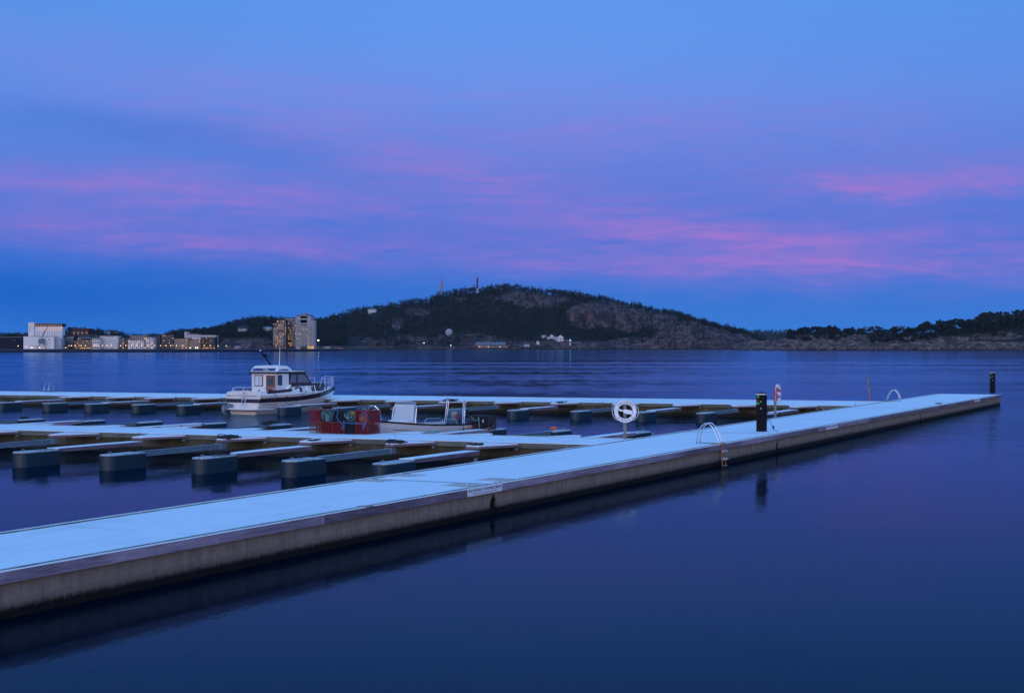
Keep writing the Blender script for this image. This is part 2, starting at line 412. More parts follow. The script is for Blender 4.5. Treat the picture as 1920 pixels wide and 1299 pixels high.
# ------------------------------------------------------------------ water
def water_fn(nb, b, P, sx, g):
    Y = sx.outputs['Y']
    # calm lanes and wind-ruffled lanes lying across the fjord
    lane = nb.noise(P, 1.0, 5, 0.6, sc=(0.006, 0.030, 1), loc=(3.3, 1.7, 0))
    lane2 = nb.noise(P, 1.0, 5, 0.62, sc=(0.045, 0.16, 1), loc=(1.3, 5.7, 0))
    lane3 = nb.noise(P, 1.0, 5, 0.7, sc=(0.40, 0.07, 1), loc=(9.3, 2.7, 0))
    ruf = nb.sstep(nb.m('ADD', nb.m('ADD', nb.m('MULTIPLY', lane, 0.42), nb.m('MULTIPLY', lane2, 0.28)), nb.m('MULTIPLY', lane3, 0.30)), 0.44, 0.56)
    far = nb.m('MULTIPLY', nb.sstep(Y, 34, 100), nb.m('SUBTRACT', 1.0, nb.m('MULTIPLY', nb.sstep(Y, 320, 560), 0.62)))
    ruf = nb.m('MULTIPLY', ruf, far)
    rip = nb.noise(P, 1.0, 5, 0.7, sc=(1.3, 0.26, 1))
    swell = nb.noise(P, 1.0, 4, 0.6, sc=(0.14, 0.34, 1))
    h = nb.m('ADD', nb.m('MULTIPLY', rip, 0.075), nb.m('MULTIPLY', swell, 0.06))
    bp = nb.new('ShaderNodeBump'); bp.inputs['Distance'].default_value = 1.0
    nb.put(bp.inputs['Strength'], nb.m('ADD', 0.13, nb.m('MULTIPLY', ruf, 1.1)))
    nb.put(bp.inputs['Height'], h)
    rough = nb.m('ADD', nb.m('ADD', 0.045, nb.m('MULTIPLY', nb.noise(P, 1.0, 4, 0.6, sc=(0.10, 0.5, 1)), 0.04)), nb.m('MULTIPLY', ruf, 0.06))
    gl = nb.new('ShaderNodeBsdfGlossy'); gl.inputs['Color'].default_value = (0.48, 0.68, 0.87, 1)
    nb.put(gl.inputs['Roughness'], rough); nb.put(gl.inputs['Normal'], bp.outputs[0])
    df = nb.new('ShaderNodeBsdfDiffuse'); df.inputs['Color'].default_value = (0.0, 0.006, 0.014, 1)
    fr = nb.new('ShaderNodeFresnel'); fr.inputs['IOR'].default_value = 1.33; nb.put(fr.inputs['Normal'], bp.outputs[0])
    mx = nb.new('ShaderNodeMixShader'); nb.put(mx.inputs[0], nb.m('POWER', fr.outputs[0], 1.65))
    nb.nt.links.new(df.outputs[0], mx.inputs[1]); nb.nt.links.new(gl.outputs[0], mx.inputs[2])
    out = [n for n in nb.nt.nodes if n.type == 'OUTPUT_MATERIAL'][0]; nb.nt.links.new(mx.outputs[0], out.inputs['Surface']); nb.nt.nodes.remove(b)
geo_mat('water', water_fn)
w = MB()
xs = [-9000, -3000, -600, -100, 100, 600, 3000, 9000]; ys = [-300, 0, 40, 100, 300, 1000, 3000, 8000, 16000]
for i in range(len(xs)-1):
    for j in range(len(ys)-1):
        w.quad((xs[i], ys[j], 0), (xs[i+1], ys[j], 0), (xs[i+1], ys[j+1], 0), (xs[i], ys[j+1], 0))
tag(w.build('water', 'water'), kind='structure')

# ------------------------------------------------------------------ land
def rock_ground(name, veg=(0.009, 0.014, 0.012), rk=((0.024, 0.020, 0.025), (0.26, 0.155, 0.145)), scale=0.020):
    m = bpy.data.materials.new(name); m.use_nodes = True
    nb = NB(m.node_tree); b = m.node_tree.nodes['Principled BSDF']
    g = nb.new('ShaderNodeNewGeometry'); P = g.outputs['Position']
    at = nb.new('ShaderNodeAttribute'); at.attribute_name = 'rock'
    n1 = nb.noise(P, 1.0, 7, 0.72, sc=(scale*2.4, scale*2.4, scale*0.9))
    n2 = nb.noise(P, 1.0, 5, 0.7, sc=(scale*5, scale*5, scale*4), loc=(4, 2, 1))
    crack = nb.noise(P, 1.0, 7, 0.75, sc=(scale*7, scale*7, scale*1.6), loc=(1, 7, 3))
    rock = nb.ramp(n1, [(0.40, rk[0]), (0.62, rk[1])])
    rock = nb.mix(nb.m('MULTIPLY', nb.sstep(crack, 0.53, 0.45), 0.92), rock, (0.025, 0.022, 0.025, 1))
    fac = nb.sstep(nb.m('ADD', at.outputs['Fac'], nb.m('MULTIPLY', nb.m('SUBTRACT', n2, 0.5), 1.3)), 0.42, 0.55)
    c = nb.mix(fac, tuple(veg)+(1,), rock)
    # wet black band along the waterline
    sx = nb.new('ShaderNodeSeparateXYZ'); nb.put(sx.inputs[0], P)
    c = nb.mix(nb.sstep(sx.outputs['Z'], 1.0, 0.5), c, (0.008, 0.009, 0.010, 1))
    nb.put(b.inputs['Base Color'], c); b.inputs['Roughness'].default_value = 0.9; b.inputs['Specular IOR Level'].default_value = 0.2
    bp = nb.new('ShaderNodeBump'); bp.inputs['Strength'].default_value = 1.0; bp.inputs['Distance'].default_value = 5.0
    nb.put(bp.inputs['Height'], nb.m('ADD', crack, n2)); nb.put(b.inputs['Normal'], bp.outputs[0])
    M[name] = m
rock_ground('hill_ground')
rock_ground('skerry_ground', veg=(0.014, 0.019, 0.018), rk=((0.05, 0.045, 0.05), (0.50, 0.30, 0.22)), scale=0.04)
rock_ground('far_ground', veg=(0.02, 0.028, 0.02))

def fb(x, y, z=0.0, o=4): return noise.fractal((x, y, z), 0.9, 2.1, o, noise_basis='PERLIN_ORIGINAL')
class Land:
    def __init__(s, name, ridge, D0, depth, x0, x1, step, rows, gfun, rocks, m, amp=2.0, flute=0.0, back=0.5, drop=0.0, wob=12, fs=0.02):
        s.ridge = ridge; s.D0 = D0; s.depth = depth; s.g = gfun; s.rocks = rocks; s.amp = amp; s.flute = flute; s.drop = drop; s.wob = wob; s.fs = fs
        s.x0 = x0; s.x1 = x1
        xsn = np.arange(x0, x1+step, step); ts = np.linspace(0, 1+back, rows)
        v = []; rk = []
        for x in xsn:
            for t in ts:
                p = s.pt(float(x), float(t)); v.append(p); px, py = unpx(p); rk.append(s.rock(px, py, p))
        R = len(ts); f = [(i*R+j, (i+1)*R+j, (i+1)*R+j+1, i*R+j+1) for i in range(len(xsn)-1) for j in range(R-1)]
        me = bpy.data.meshes.new(name); me.from_pydata(v, [], f); me.update()
        a = me.attributes.new('rock', 'FLOAT', 'POINT'); a.data.foreach_set('value', rk)
        me.materials.append(M[m]); o = bpy.data.objects.new(name, me); COL.objects.link(o); tag(o, kind='structure'); s.o = o
    def pt(s, x, t):
        shore = s.D0+s.wob*fb(x*0.012, 0.3)+s.wob*0.3*fb(x*0.07, 4.3)
        Y = shore+s.depth*t
        Yr = s.D0+s.depth
        zr = max(0.8, Zh(interp(x, s.ridge), Yr)-s.drop)
        g = s.g(x, min(t, 1.0))
        if t > 1: g = max(0.0, 1-(t-1)**2*2.2)
        z = zr*g
        edge = min(1, t*8)
        n = fb(X(x, Y)*s.fs, Y*s.fs, 0, 5)
        z += s.amp*n*edge*(1.0 if t < 0.9 else 0.35)
        if s.flute:
            k = s.flute*min(1, t*10)*max(0, min(1, (1-t)*6))
            Y += k*(fb(x*0.09, z*0.012, 3.0, 4))+0.5*k*abs(fb(x*0.3, z*0.02, 9.0, 3))
        if t <= 0: z = -1.5
        return (X(x, Y), Y, z)
    def rock(s, px, py, p):
        r = 0.0
        for (cx, cy, rx, ry, st) in s.rocks:
            q = ((px-cx)/rx)**2+((py-cy)/ry)**2
            r = max(r, st*max(0.0, min(1.0, 1.6-q)))
        if p[2] < 4.5: r = max(r, 0.85)
        return r

hill_ridge = [(560, 607), (590, 601), (621, 594), (660, 585), (692, 579), (712, 575), (738, 571), (778, 564), (806, 562), (827, 550), (856, 545), (895, 543), (910, 541), (944, 537), (966, 539),
              (1006, 543), (1037, 549), (1069, 550), (1116, 557), (1147, 563), (1165, 568), (1203, 574), (1225, 581), (1272, 587), (1303, 598), (1350, 611), (1397, 623), (1425, 634), (1440, 642), (1460, 650)]
def ghill(x, t):
    g0 = interp(t, [(0, 0), (0.04, 0.07), (0.3, 0.26), (0.7, 0.72), (1, 1)])
    g1 = interp(t, [(0, 0), (0.05, 0.10), (0.35, 0.30), (0.47, 0.72), (0.6, 0.86), (1, 1)])
    g2 = interp(t, [(0, 0), (0.05, 0.28), (0.16, 0.60), (0.4, 0.85), (1, 1)])
    a = min(1, max(0, (x-930)/60)); b = min(1, max(0, (x-1190)/80))
    return lerp(lerp(g0, g1, a), g2, b)
hill_rocks = [(1005, 560, 62, 17, 1), (1110, 592, 46, 24, 1), (1182, 592, 50, 30, 1), (1245, 600, 26, 20, 0.9), (1300, 632, 70, 20, 1), (1365, 640, 70, 14, 1), (1200, 640, 60, 8, 0.7),
              (782, 586, 24, 9, 0.9), (742, 602, 20, 8, 0.6), (865, 563, 14, 5, 0.7), (745, 612, 12, 10, 0.6), (1290, 612, 30, 10, 0.7), (1080, 645, 160, 5, 0.9), (620, 640, 26, 7, 0.9),
              (700, 640, 60, 10, 0.55), (790, 640, 60, 10, 0.58), (870, 636, 70, 12, 0.56), (960, 640, 40, 10, 0.5), (1045, 642, 26, 7, 0.7), (925, 580, 22, 6, 0.5), (760, 634, 20, 8, 0.7), (920, 560, 20, 6, 0.5)]
hill = Land('hill', hill_ridge, 2300, 330, 560, 1462, 2.2, 90, ghill, hill_rocks, 'hill_ground', amp=5.0, flute=16, drop=5.0)

left_ridge = [(280, 640), (330, 622), (353, 619), (374, 618), (395, 616), (416, 611), (426, 606), (452, 600), (491, 594), (530, 597), (560, 598), (600, 600), (640, 612), (680, 636)]
left_rocks = [(440, 642, 50, 8, 0.78), (480, 640, 30, 8, 0.75)]
wooded_hill = Land('hill', left_ridge, 1900, 230, 280, 690, 3.0, 60, lambda x, t: interp(t, [(0, 0), (0.05, 0.15), (0.2, 0.36), (1, 1)]), left_rocks, 'hill_ground', amp=3.0, drop=5.0)
town_ridge = [(-60, 628), (28, 627), (60, 628), (100, 622), (116, 618), (137, 616), (166, 618), (207, 621), (239, 627), (270, 629), (291, 630), (320, 627), (353, 622), (420, 626)]
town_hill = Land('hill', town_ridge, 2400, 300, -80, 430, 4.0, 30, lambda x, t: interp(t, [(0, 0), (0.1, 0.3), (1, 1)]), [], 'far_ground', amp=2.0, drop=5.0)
far_ridge = [(1380, 622), (1400, 622), (1425, 619), (1450, 622), (1480, 620), (1540, 624), (1600, 622)]
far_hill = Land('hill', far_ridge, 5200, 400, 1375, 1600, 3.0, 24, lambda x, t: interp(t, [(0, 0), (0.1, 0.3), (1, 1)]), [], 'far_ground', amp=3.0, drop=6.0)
# near skerries on the right
sk_ridge = [(1378, 655), (1395, 648), (1410, 641), (1440, 638), (1455, 640), (1470, 636), (1500, 629), (1530, 626), (1570, 624), (1600, 623), (1660, 626), (1710, 626), (1760, 622), (1820, 614), (1890, 606), (1960, 600), (2040, 595)]
sk_rocks = [(1430, 648, 60, 14, .95), (1500, 642, 60, 14, 0.85), (1590, 644, 90, 13, 0.9), (1760, 648, 260, 7, 1), (1870, 630, 50, 9, 0.62), (1590, 630, 50, 6, 0.62), (1740, 636, 90, 7, 0.66), (1950, 648, 100, 7, 1)]
skerry = Land('shore_rock', sk_ridge, 1700, 150, 1376, 2040, 2.4, 60, lambda x, t: interp(t, [(0, 0), (0.06, 0.16), (0.3, 0.42), (0.6, 0.72), (1, 1)]), sk_rocks, 'skerry_ground', amp=4.5, wob=16, fs=0.035)

# flat town ground and quays
tg = MB(); TD = 1440.0
tg.box(X(-80, TD), X(640, TD), TD, TD+560, -1, 1.6)
tag(tg.build('town_ground', 'b_concrete'), kind='structure')

# ------------------------------------------------------------------ foliage helpers
leaf = bpy.data.materials.new('foliage'); leaf.use_nodes = True
_nb = NB(leaf.node_tree); _b = leaf.node_tree.nodes['Principled BSDF']
_at = _nb.new('ShaderNodeAttribute'); _at.attribute_name = 'tint'
_nb.put(_b.inputs['Base Color'], _nb.mix(_at.outputs['Fac'], (0.004, 0.011, 0.012, 1), (0.013, 0.028, 0.026, 1)))
_b.inputs['Roughness'].default_value = 0.85; _b.inputs['Specular IOR Level'].default_value = 0.15
M['foliage'] = leaf
twig = bpy.data.materials.new('bare_twigs'); twig.use_nodes = True
twig.node_tree.nodes['Principled BSDF'].inputs['Base Color'].default_value = (0.055, 0.035, 0.035, 1)
M['bare_twigs'] = twig
mat('bark', (0.06, 0.035, 0.028), 0.9, var=0.3, scale=3)
def crown_arrays(nl, kind, rs):
    """leaf clumps scattered through a crown of unit size (height 1, width ~1)"""
    r = np.random.default_rng(rs); vs = []; 
    if kind == 'round': lobes = [(r.uniform(-.25, .25), r.uniform(-.25, .25), r.uniform(.3, .8), r.uniform(.16, .30)) for _ in range(7)]
    elif kind == 'cone': lobes = [(r.uniform(-.05, .05), r.uniform(-.05, .05), h, 0.34*(1-h)+0.05) for h in np.linspace(.1, .93, 8)]
    else: lobes = [(r.uniform(-.3, .3), r.uniform(-.3, .3), r.uniform(.5, .88), r.uniform(.12, .22)) for _ in range(8)]
    per = nl//len(lobes)+1
    for (lx, ly, lz, lr) in lobes:
        for _ in range(per):
            d = r.normal(size=3); d /= np.linalg.norm(d); rad = lr*r.uniform(.45, 1.08)
            c = np.array([lx, ly, lz])+d*rad*np.array([1, 1, .72 if kind != 'cone' else .5])
            a = r.normal(size=3); a /= np.linalg.norm(a); b_ = np.cross(a, r.normal(size=3)); b_ /= np.linalg.norm(b_)
            s_ = lr*r.uniform(.28, .55)
            vs += [c-a*s_, c-b_*s_*.7, c+a*s_, c+b_*s_*.7]
    return np.array(vs)
def merge_crowns(name, inst, tmpl, m):
    """inst: list of (x, y, z, width, height, rot, tint, template index)"""
    V_ = []; T = []
    for (x, y, z, wd, ht, rot, ti, k) in inst:
        a = tmpl[k]; c, s_ = math.cos(rot), math.sin(rot)
        p = np.stack([(a[:, 0]*c-a[:, 1]*s_)*wd+x, (a[:, 0]*s_+a[:, 1]*c)*wd+y, a[:, 2]*ht+z], 1)
        V_.append(p); T.append(np.clip(ti+rng.uniform(-.12, .12, len(p)//4).repeat(4), 0, 1))
    V_ = np.concatenate(V_); T = np.concatenate(T); n = len(V_)//4
    me = bpy.data.meshes.new(name)
    me.vertices.add(len(V_)); me.vertices.foreach_set('co', V_.astype(np.float32).ravel())
    me.loops.add(len(V_)); me.loops.foreach_set('vertex_index', np.arange(len(V_), dtype=np.int32))
    me.polygons.add(n); me.polygons.foreach_set('loop_start', np.arange(0, len(V_), 4, dtype=np.int32)); me.polygons.foreach_set('loop_total', np.full(n, 4, dtype=np.int32))
    me.update(calc_edges=True)
    at = me.attributes.new('tint', 'FLOAT', 'POINT'); at.data.foreach_set('value', T.astype(np.float32))
    me.materials.append(M[m]); o = bpy.data.objects.new(name, me); COL.objects.link(o); return o
far_t = [crown_arrays(34, k, i) for i, k in enumerate(['round', 'round', 'cone', 'pine', 'cone', 'round'])]
def gY(land, x, y):
    """distance at which the ground of a hill shows at photo position x, y"""
    best = None
    for i in range(0, 101):
        p = land.pt(x, i/100)
        e = abs(unpx(p)[1]-y)
        if best is None or e < best[0]-0.05: best = (e, p[1])
    return best[1]
def woods(land, n, tmin, tmax, hmin, hmax, xr, name='forest', clear=()):
    inst = []
    for _ in range(n):
        x = random.uniform(*xr); t = random.uniform(tmin, tmax); p = land.pt(x, t); px, py = unpx(p)
        if land.rock(px, py, p)+0.35*fb(px*0.06, py*0.1, 5) > 0.52 and not (t > 0.93) and random.random() > .10: continue
        if p[2] < 3: continue
        if any(a < px < b and c < py-2 < d for (a, b, c, d) in clear): continue
        h = random.uniform(hmin, hmax); k = random.choice([0, 1, 2, 3, 4, 5])
        patch = 0.5+fb(px*0.03, py*0.05, 2.0)
        inst.append((p[0], p[1], p[2]-0.6, h*random.uniform(.7, 1.1)*(0.7 if k in (2, 4) else 1), h*(1.15 if k in (2, 4) else 1), random.uniform(0, 6.3), random.uniform(0, .5)*(0.4+patch), k))
    o = merge_crowns(name, inst, far_t, 'foliage'); tag(o, kind='stuff'); return o
tag(woods(hill, 8000, 0.04, 1.0, 5, 9.5, (565, 1440), clear=[(1005, 1062, 622, 652), (1060, 1078, 630, 655), (834, 851, 612, 640), (885, 958, 636, 656), (668, 708, 640, 656), (689, 706, 576, 597), (980, 996, 642, 656)]), 'dense dark wood covering the big rocky hill between its bare cliffs', 'woodland')
tag(woods(hill, 900, 0.96, 1.03, 4, 13, (565, 1440)), 'line of pines along the crest of the big hill against the sky', 'woodland')
tag(woods(wooded_hill, 3600, 0.08, 1.02, 6, 10, (300, 650), clear=[(444, 467, 611, 628), (492, 511, 612, 626)]), 'dark wood on the low hill behind the apartment towers and dark town block', 'woodland')
tag(woods(town_hill, 1800, 0.2, 1.02, 7, 11, (-75, 425)), 'faint distant wood on the ridge behind the waterfront town', 'woodland')
tag(woods(far_hill, 900, 0.2, 1.02, 10, 16, (1378, 1595)), 'blue distant wood on the far ridge in the gap between hill and skerry', 'woodland')

# individual trees on the right-hand shore
sky_line = [(1470, 632), (1476, 629), (1489, 618), (1519, 611), (1545, 609), (1562, 611), (1575, 616), (1590, 613), (1605, 617), (1630, 609), (1644, 615), (1671, 616), (1687, 606), (1700, 617), (1709, 613),
            (1718, 613), (1733, 598), (1749, 599), (1760, 603), (1774, 595), (1787, 602), (1795, 598), (1806, 591), (1820, 594), (1833, 586), (1845, 590), (1855, 583), (1866, 588), (1874, 586), (1890, 579), (1930, 574), (2000, 576)]
near_t = [crown_arrays(260, k, 40+i) for i, k in enumerate(['pine', 'round', 'pine', 'round', 'pine'])]
bare_t = crown_arrays(420, 'round', 77)
# bare tree: thin twigs instead of leaf clumps
protos = []
for k, a in enumerate(near_t):
    root = empty('pine_tree', (0, 0, 0), 'pine', 'tree')
    c = merge_crowns('crown', [(0, 0, 0, 1, 1, 0, 0.2+0.1*k, 0)], [a], 'foliage'); c.parent = root
    tb = MB(); tb.tube([(0, 0, -0.05), (0.02, 0, 0.3), (-0.01, 0.02, 0.75)], 0.03, 6, r2=0.012)
    for q in range(5):
        an = q*2.3; tb.tube([(0, 0, 0.3+0.09*q), (0.2*math.cos(an), 0.2*math.sin(an), 0.45+0.09*q)], 0.010, 5, r2=0.004)
    tb.build('trunk', 'bark', root); protos.append(root)
def bare_tree_proto():
    root = empty('bare_tree', (0, 0, 0), 'bare tree', 'tree')
    tb = MB(); tb.tube([(0, 0, -0.05), (0, 0, 0.5)], 0.025, 6, r2=0.012); tb.build('trunk', 'bark', root)
    br = MB(); rr = random.Random(5)
    def grow(p, d, L, r, n):
        q = p+d*L; br.tube([p, q], r, 4, r2=r*.6)
        if n == 0: return
        for _ in range(4 if n > 1 else 4):
            dd = (d+Vector((rr.uniform(-.8, .8), rr.uniform(-.8, .8), rr.uniform(-.2, .5)))).normalized(); grow(q, dd, L*.68, r*.6, n-1)
    for i in range(4): grow(Vector((0, 0, 0.3+0.06*i)), Vector((math.cos(i*1.7), math.sin(i*1.7), 1.0)).normalized(), 0.2, 0.011, 4)
    br.build('branches', 'bare_twigs', root); return root
bare = bare_tree_proto()
used = {}
spots = []
x = 1478.0
while x < 1990:
    spots.append((x, random.uniform(0.55, 0.95), 'sil')); x += random.uniform(5, 8.5)
for _ in range(40): spots.append((random.uniform(1500, 1960), random.uniform(0.35, 0.6), 'low'))
for x_, t_ in ((1636, .34), (1648, .2), (1660, .16), (1674, .18), (1686, .2), (1700, .25), (1640, .3), (1655, .28), (1668, .3), (1682, .32), (1690, .35), (1570, .4), (1585, .42), (1845, .42), (1860, .4), (1735, .4)): spots.append((x_, t_, 'mid'))
spots.sort()
place_words = {'sil': 'on the skyline', 'low': 'low on the slope', 'mid': 'by the shore rocks'}
for i, (x, t, kd) in enumerate(spots):
    p = skerry.pt(x, t)
    top = Zh(interp(x, sky_line), p[1]); ht = top-p[2]
    if kd == 'low': ht = min(ht*.7, random.uniform(4, 7))
    elif kd == 'mid': ht = min(ht*.9, random.uniform(7, 10))
    else: ht *= random.uniform(.68, 1.14)
    ht = max(3.0, min(ht, 17))
    isb = kd == 'sil' and any(abs(x-b_) < 5 for b_ in (1634, 1691, 1625))
    k = 'b' if isb else random.randrange(5); src = bare if isb else protos[k]
    o = src if k not in used else copy_tree(src); used[k] = 1
    grp = 'bare trees on the right shore' if isb else 'pines on the right shore'
    wd = ht*random.uniform(.95, 1.5) if not isb else ht*1.1
    place(o, (p[0], p[1], p[2]-0.3), random.uniform(0, 6.3), '', grp, (wd, wd, ht))
    px = int(x)
    if isb: lb = 'leafless brownish tree among the pines %s' % ('left of the dark clump' if x < 1660 else 'above the shore clump')
    else:
        where = 'beside the far gap' if px < 1530 else 'left of the bare trees' if px < 1620 else 'above the pale rocks' if px < 1700 else 'left of the tall stand' if px < 1760 else 'in the tall stand' if px < 1840 else 'near the right end'
        lb = '%s %s pine %s %s' % (['dark', 'broad', 'spindly', 'bushy', 'leaning'][k], 'tall' if ht > 10 else 'short' if ht < 6 else 'middling', place_words[kd], where)
    o['label'] = lb; o['_x'] = px
# make every tree label unique: number the look-alikes from the left inside their stretch
from collections import defaultdict
dd = defaultdict(list)
for o in list(COL.objects):
    if o.parent is None and '_x' in o: dd[o['label']].append(o)
ordw = ['first', 'second', 'third', 'fourth', 'fifth', 'sixth', 'seventh', 'eighth', 'ninth', 'tenth', 'eleventh', 'twelfth', 'thirteenth', 'fourteenth', 'fifteenth', 'sixteenth']
for lb, os_ in dd.items():
    if len(os_) > 1:
        os_.sort(key=lambda o: o['_x'])
        for i, o in enumerate(os_): o['label'] = lb+', %s from left' % ordw[i]
    for o in os_: del o['_x']
tag(woods(skerry, 1500, 0.5, 1.0, 2.0, 5.5, (1470, 2030), 'shore_scrub'), 'low dark scrub between the pale rocks of the right shore', 'scrub')
# ------------------------------------------------------------------ buildings across the water
_wm = {}
def win_mesh(w, h, m):
    k = (round(w, 2), round(h, 2), m)
    if k not in _wm:
        mb = MB().box(-w/2, w/2, -0.06, 0.25, 0, h)
        me = bpy.data.meshes.new('window'); me.from_pydata(mb.v, [], mb.f); me.update(); me.materials.append(M[m]); _wm[k] = me
    return _wm[k]
def add_window(root, x, y, z, w, h, m, name='window'):
    o = bpy.data.objects.new(name, win_mesh(w, h, m)); COL.objects.link(o); o.parent = root; o.location = (x, y, z); return o
def block(name, label, cat, x0, x1, ytop, Yd, wallm, cols, rows, ybase=None, base=1.6, depth=14, winm='b_glass', lit=0.15, ww=0.6, wh=0.55, balc=0, slabm='b_slab', roofm='b_roof', group='blocks along the town waterfront', ground=None, rz=0, litm=('lit', 'lit_dim')):
    """flat-roofed block: seen front from x0 to x1, roofline at ytop, standing at distance Yd"""
    if ybase is not None: base = Zh(ybase, Yd)
    w = (x1-x0)/F*Yd; xc = X((x0+x1)/2, Yd); z1 = Zh(ytop, Yd)-base
    root = empty(name, (xc, Yd, base), label, cat, group, rz)
    MB().box(-w/2, w/2, 0, depth, 0, z1).build('wall', wallm, root)
    MB().box(-w/2-.3, w/2+.3, -0.3, depth+.3, z1, z1+0.45).build('roof', roofm, root)
    n = 0; g0 = 0
    if ground:
        fh = z1/rows
        g0 = 1
        for c in range(cols):
            add_window(root, -w/2+(c+.5)*w/cols, -.02, 0.3, w/cols*.7, fh*.55, ground if random.random() < .55 else 'b_glass', 'shopfront')
    for r in range(g0, rows):
        zz = z1*r/rows
        for c in range(cols):
            if n >= 96: break
            xx = -w/2+(c+.5)*w/cols
            m_ = winm
            if random.random() < lit*.75: m_ = random.choice(litm)
            add_window(root, xx, 0, zz+z1/rows*(1-wh)/2, w/cols*ww, z1/rows*wh, m_); n += 1
        if balc and r >= 1:
            MB().box(-w/2+.2, w/2-.2, -1.4, 0, zz-.3, zz+.2).build('balcony', slabm, root)
    return root
def gable(name, label, cat, x0, x1, yeave, yridge, ybase, Yd, wallm, roofm, depth=8, front='gable', wins=2, group=None, winm='b_glass', chimney=False):
    w = (x1-x0)/F*Yd; xc = X((x0+x1)/2, Yd); b = Zh(ybase, Yd); e = Zh(yeave, Yd)-b; r = Zh(yridge, Yd)-b
    root = empty(name, (xc, Yd, b), label, cat, group)
    h = w/2
    if front == 'gable':
        MB().loft([[(-h, y, -1.0), (h, y, -1.0), (h, y, e), (0, y, r), (-h, y, e)] for y in (0, depth)]).build('wall', wallm, root)
        rf = MB(); 
        for s_ in (-1, 1): rf.loft([[(0, y, r+.05), (0, y, r+.4), (s_*(h+.4), y, e+.1), (s_*(h+.4), y, e-.25)] for y in (-.4, depth+.4)])
        rf.build('roof', roofm, root)
    else:
        MB().loft([[(x, 0, -1.0), (x, depth, -1.0), (x, depth, e), (x, depth/2, r), (x, 0, e)] for x in (-h, h)]).build('wall', wallm, root)
        rf = MB()
        for s_ in (-1, 1): rf.loft([[(x, depth/2, r+.05), (x, depth/2, r+.4), (x, depth/2+s_*(depth/2+.4), e+.1), (x, depth/2+s_*(depth/2+.4), e-.25)] for x in (-h-.4, h+.4)])
        rf.build('roof', roofm, root)
    for i in range(wins): add_window(root, -h+(i+.5)*w/wins, 0, e*.28, w/wins*.45, e*.5, winm)
    if chimney: MB().box(-.4, .4, depth/2-.4, depth/2+.4, r-.5, r+1.2).build('chimney', 'b_brown', root)
    return root

# the white silo, lit from below its crown
Ys = 1470.0; u = Ys/F
root = empty('silo_building', (X(84, Ys), Ys, 1.6), 'tall white fluted grain silo with dark band and warm lights along its top', 'silo', None)
xl, xr = (53-84)*u, (116-84)*u
zt = Zh(607.8, Ys)-1.6; ztall = Zh(605, Ys)-1.6; zb = Zh(612.3, Ys)-1.6
MB().box(xl, (64-84)*u, 0, 16, 0, ztall).build('stair_tower', 'silo_white', root)
MB().box((64-84)*u, xr-1.5, 3, 16, 0, zb).build('wall', 'silo_white', root)
n = 11; x0 = (64-84)*u; dx = (xr-x0)/n
for i in range(n):
    cx = x0+(i+.5)*dx
    MB().prism([(cx+dx*.5*math.cos(a), 2.6+dx*.62*math.sin(a)) for a in [2*PI*j/18 for j in range(18)]], 0.02, zb-.05-.02*(i % 2)).build('silo_cylinder', 'silo_white', root, smooth=True)
MB().box(x0+.1, xr-.4, 1.5, 15.5, zb, zt).build('crown_storey', 'b_dark', root)
MB().box(x0, xr-.2, 1.2, 15.8, zt, zt+.5).build('roof', 'b_metal', root)
for i in range(n):
    cx = x0+(i+1)*dx-dx*.5+(.5 if i < 9 else 0)*dx*0
    MB().box(cx-.28, cx+.28, 1.38, 1.6, zb+.3, zt-.5).build('crown_light', 'lit', root)
    lb = MB().box(cx+dx*.5-.16, cx+dx*.5+.16, 1.05, 1.3, zb-4.2, zb-.6).build('wall_light', 'uplight', root)
for cx in (xr-dx*1.5, xr-dx*.5-.6): MB().box(cx-.18, cx+.18, -.62, -.4, .3, 5).build('wall_light', 'lit', root)
MB().box((56-84)*u, (57-84)*u, -.1, .1, ztall-8, ztall-1.5).build('lit_slot', 'lit_dim', root)
Yf = 1452.0; u2 = Yf/F
r2 = empty('warehouse', (X(72.5, Yf), Yf, 1.6), 'low white windowless hall in front of the white silo', 'hall', None)
w2 = (101-44)*u2; zh = Zh(631.5, Yf)-1.6
MB().box(-w2/2, w2/2, 0, 14, 0, zh).build('wall', 'silo_white', r2); MB().box(-w2/2-.2, w2/2+.2, -.2, 14, zh, zh+.3).build('roof', 'b_metal', r2)
for (px, py) in ((83, 637), (92, 637), (60, 650), (69, 650)):
    MB().box((px-72.5)*u2-.7, (px-72.5)*u2+.7, -.05, .3, Zh(py+1.4, Yf)-1.6, Zh(py-1.2, Yf)-1.6).build('hatch', 'b_glass', r2)
for px in (60, 74): MB().ball(((px-72.5)*u2, -.3, 1.3), .45, 8, 6).build('wall_light', 'lamp_warm', r2)
# side face at the right end of the hall, a greyer set-back block
MB().box(w2/2, w2/2+6, 4, 13, 0, zh-1.2).build('side_wall', 'b_slab', r2)
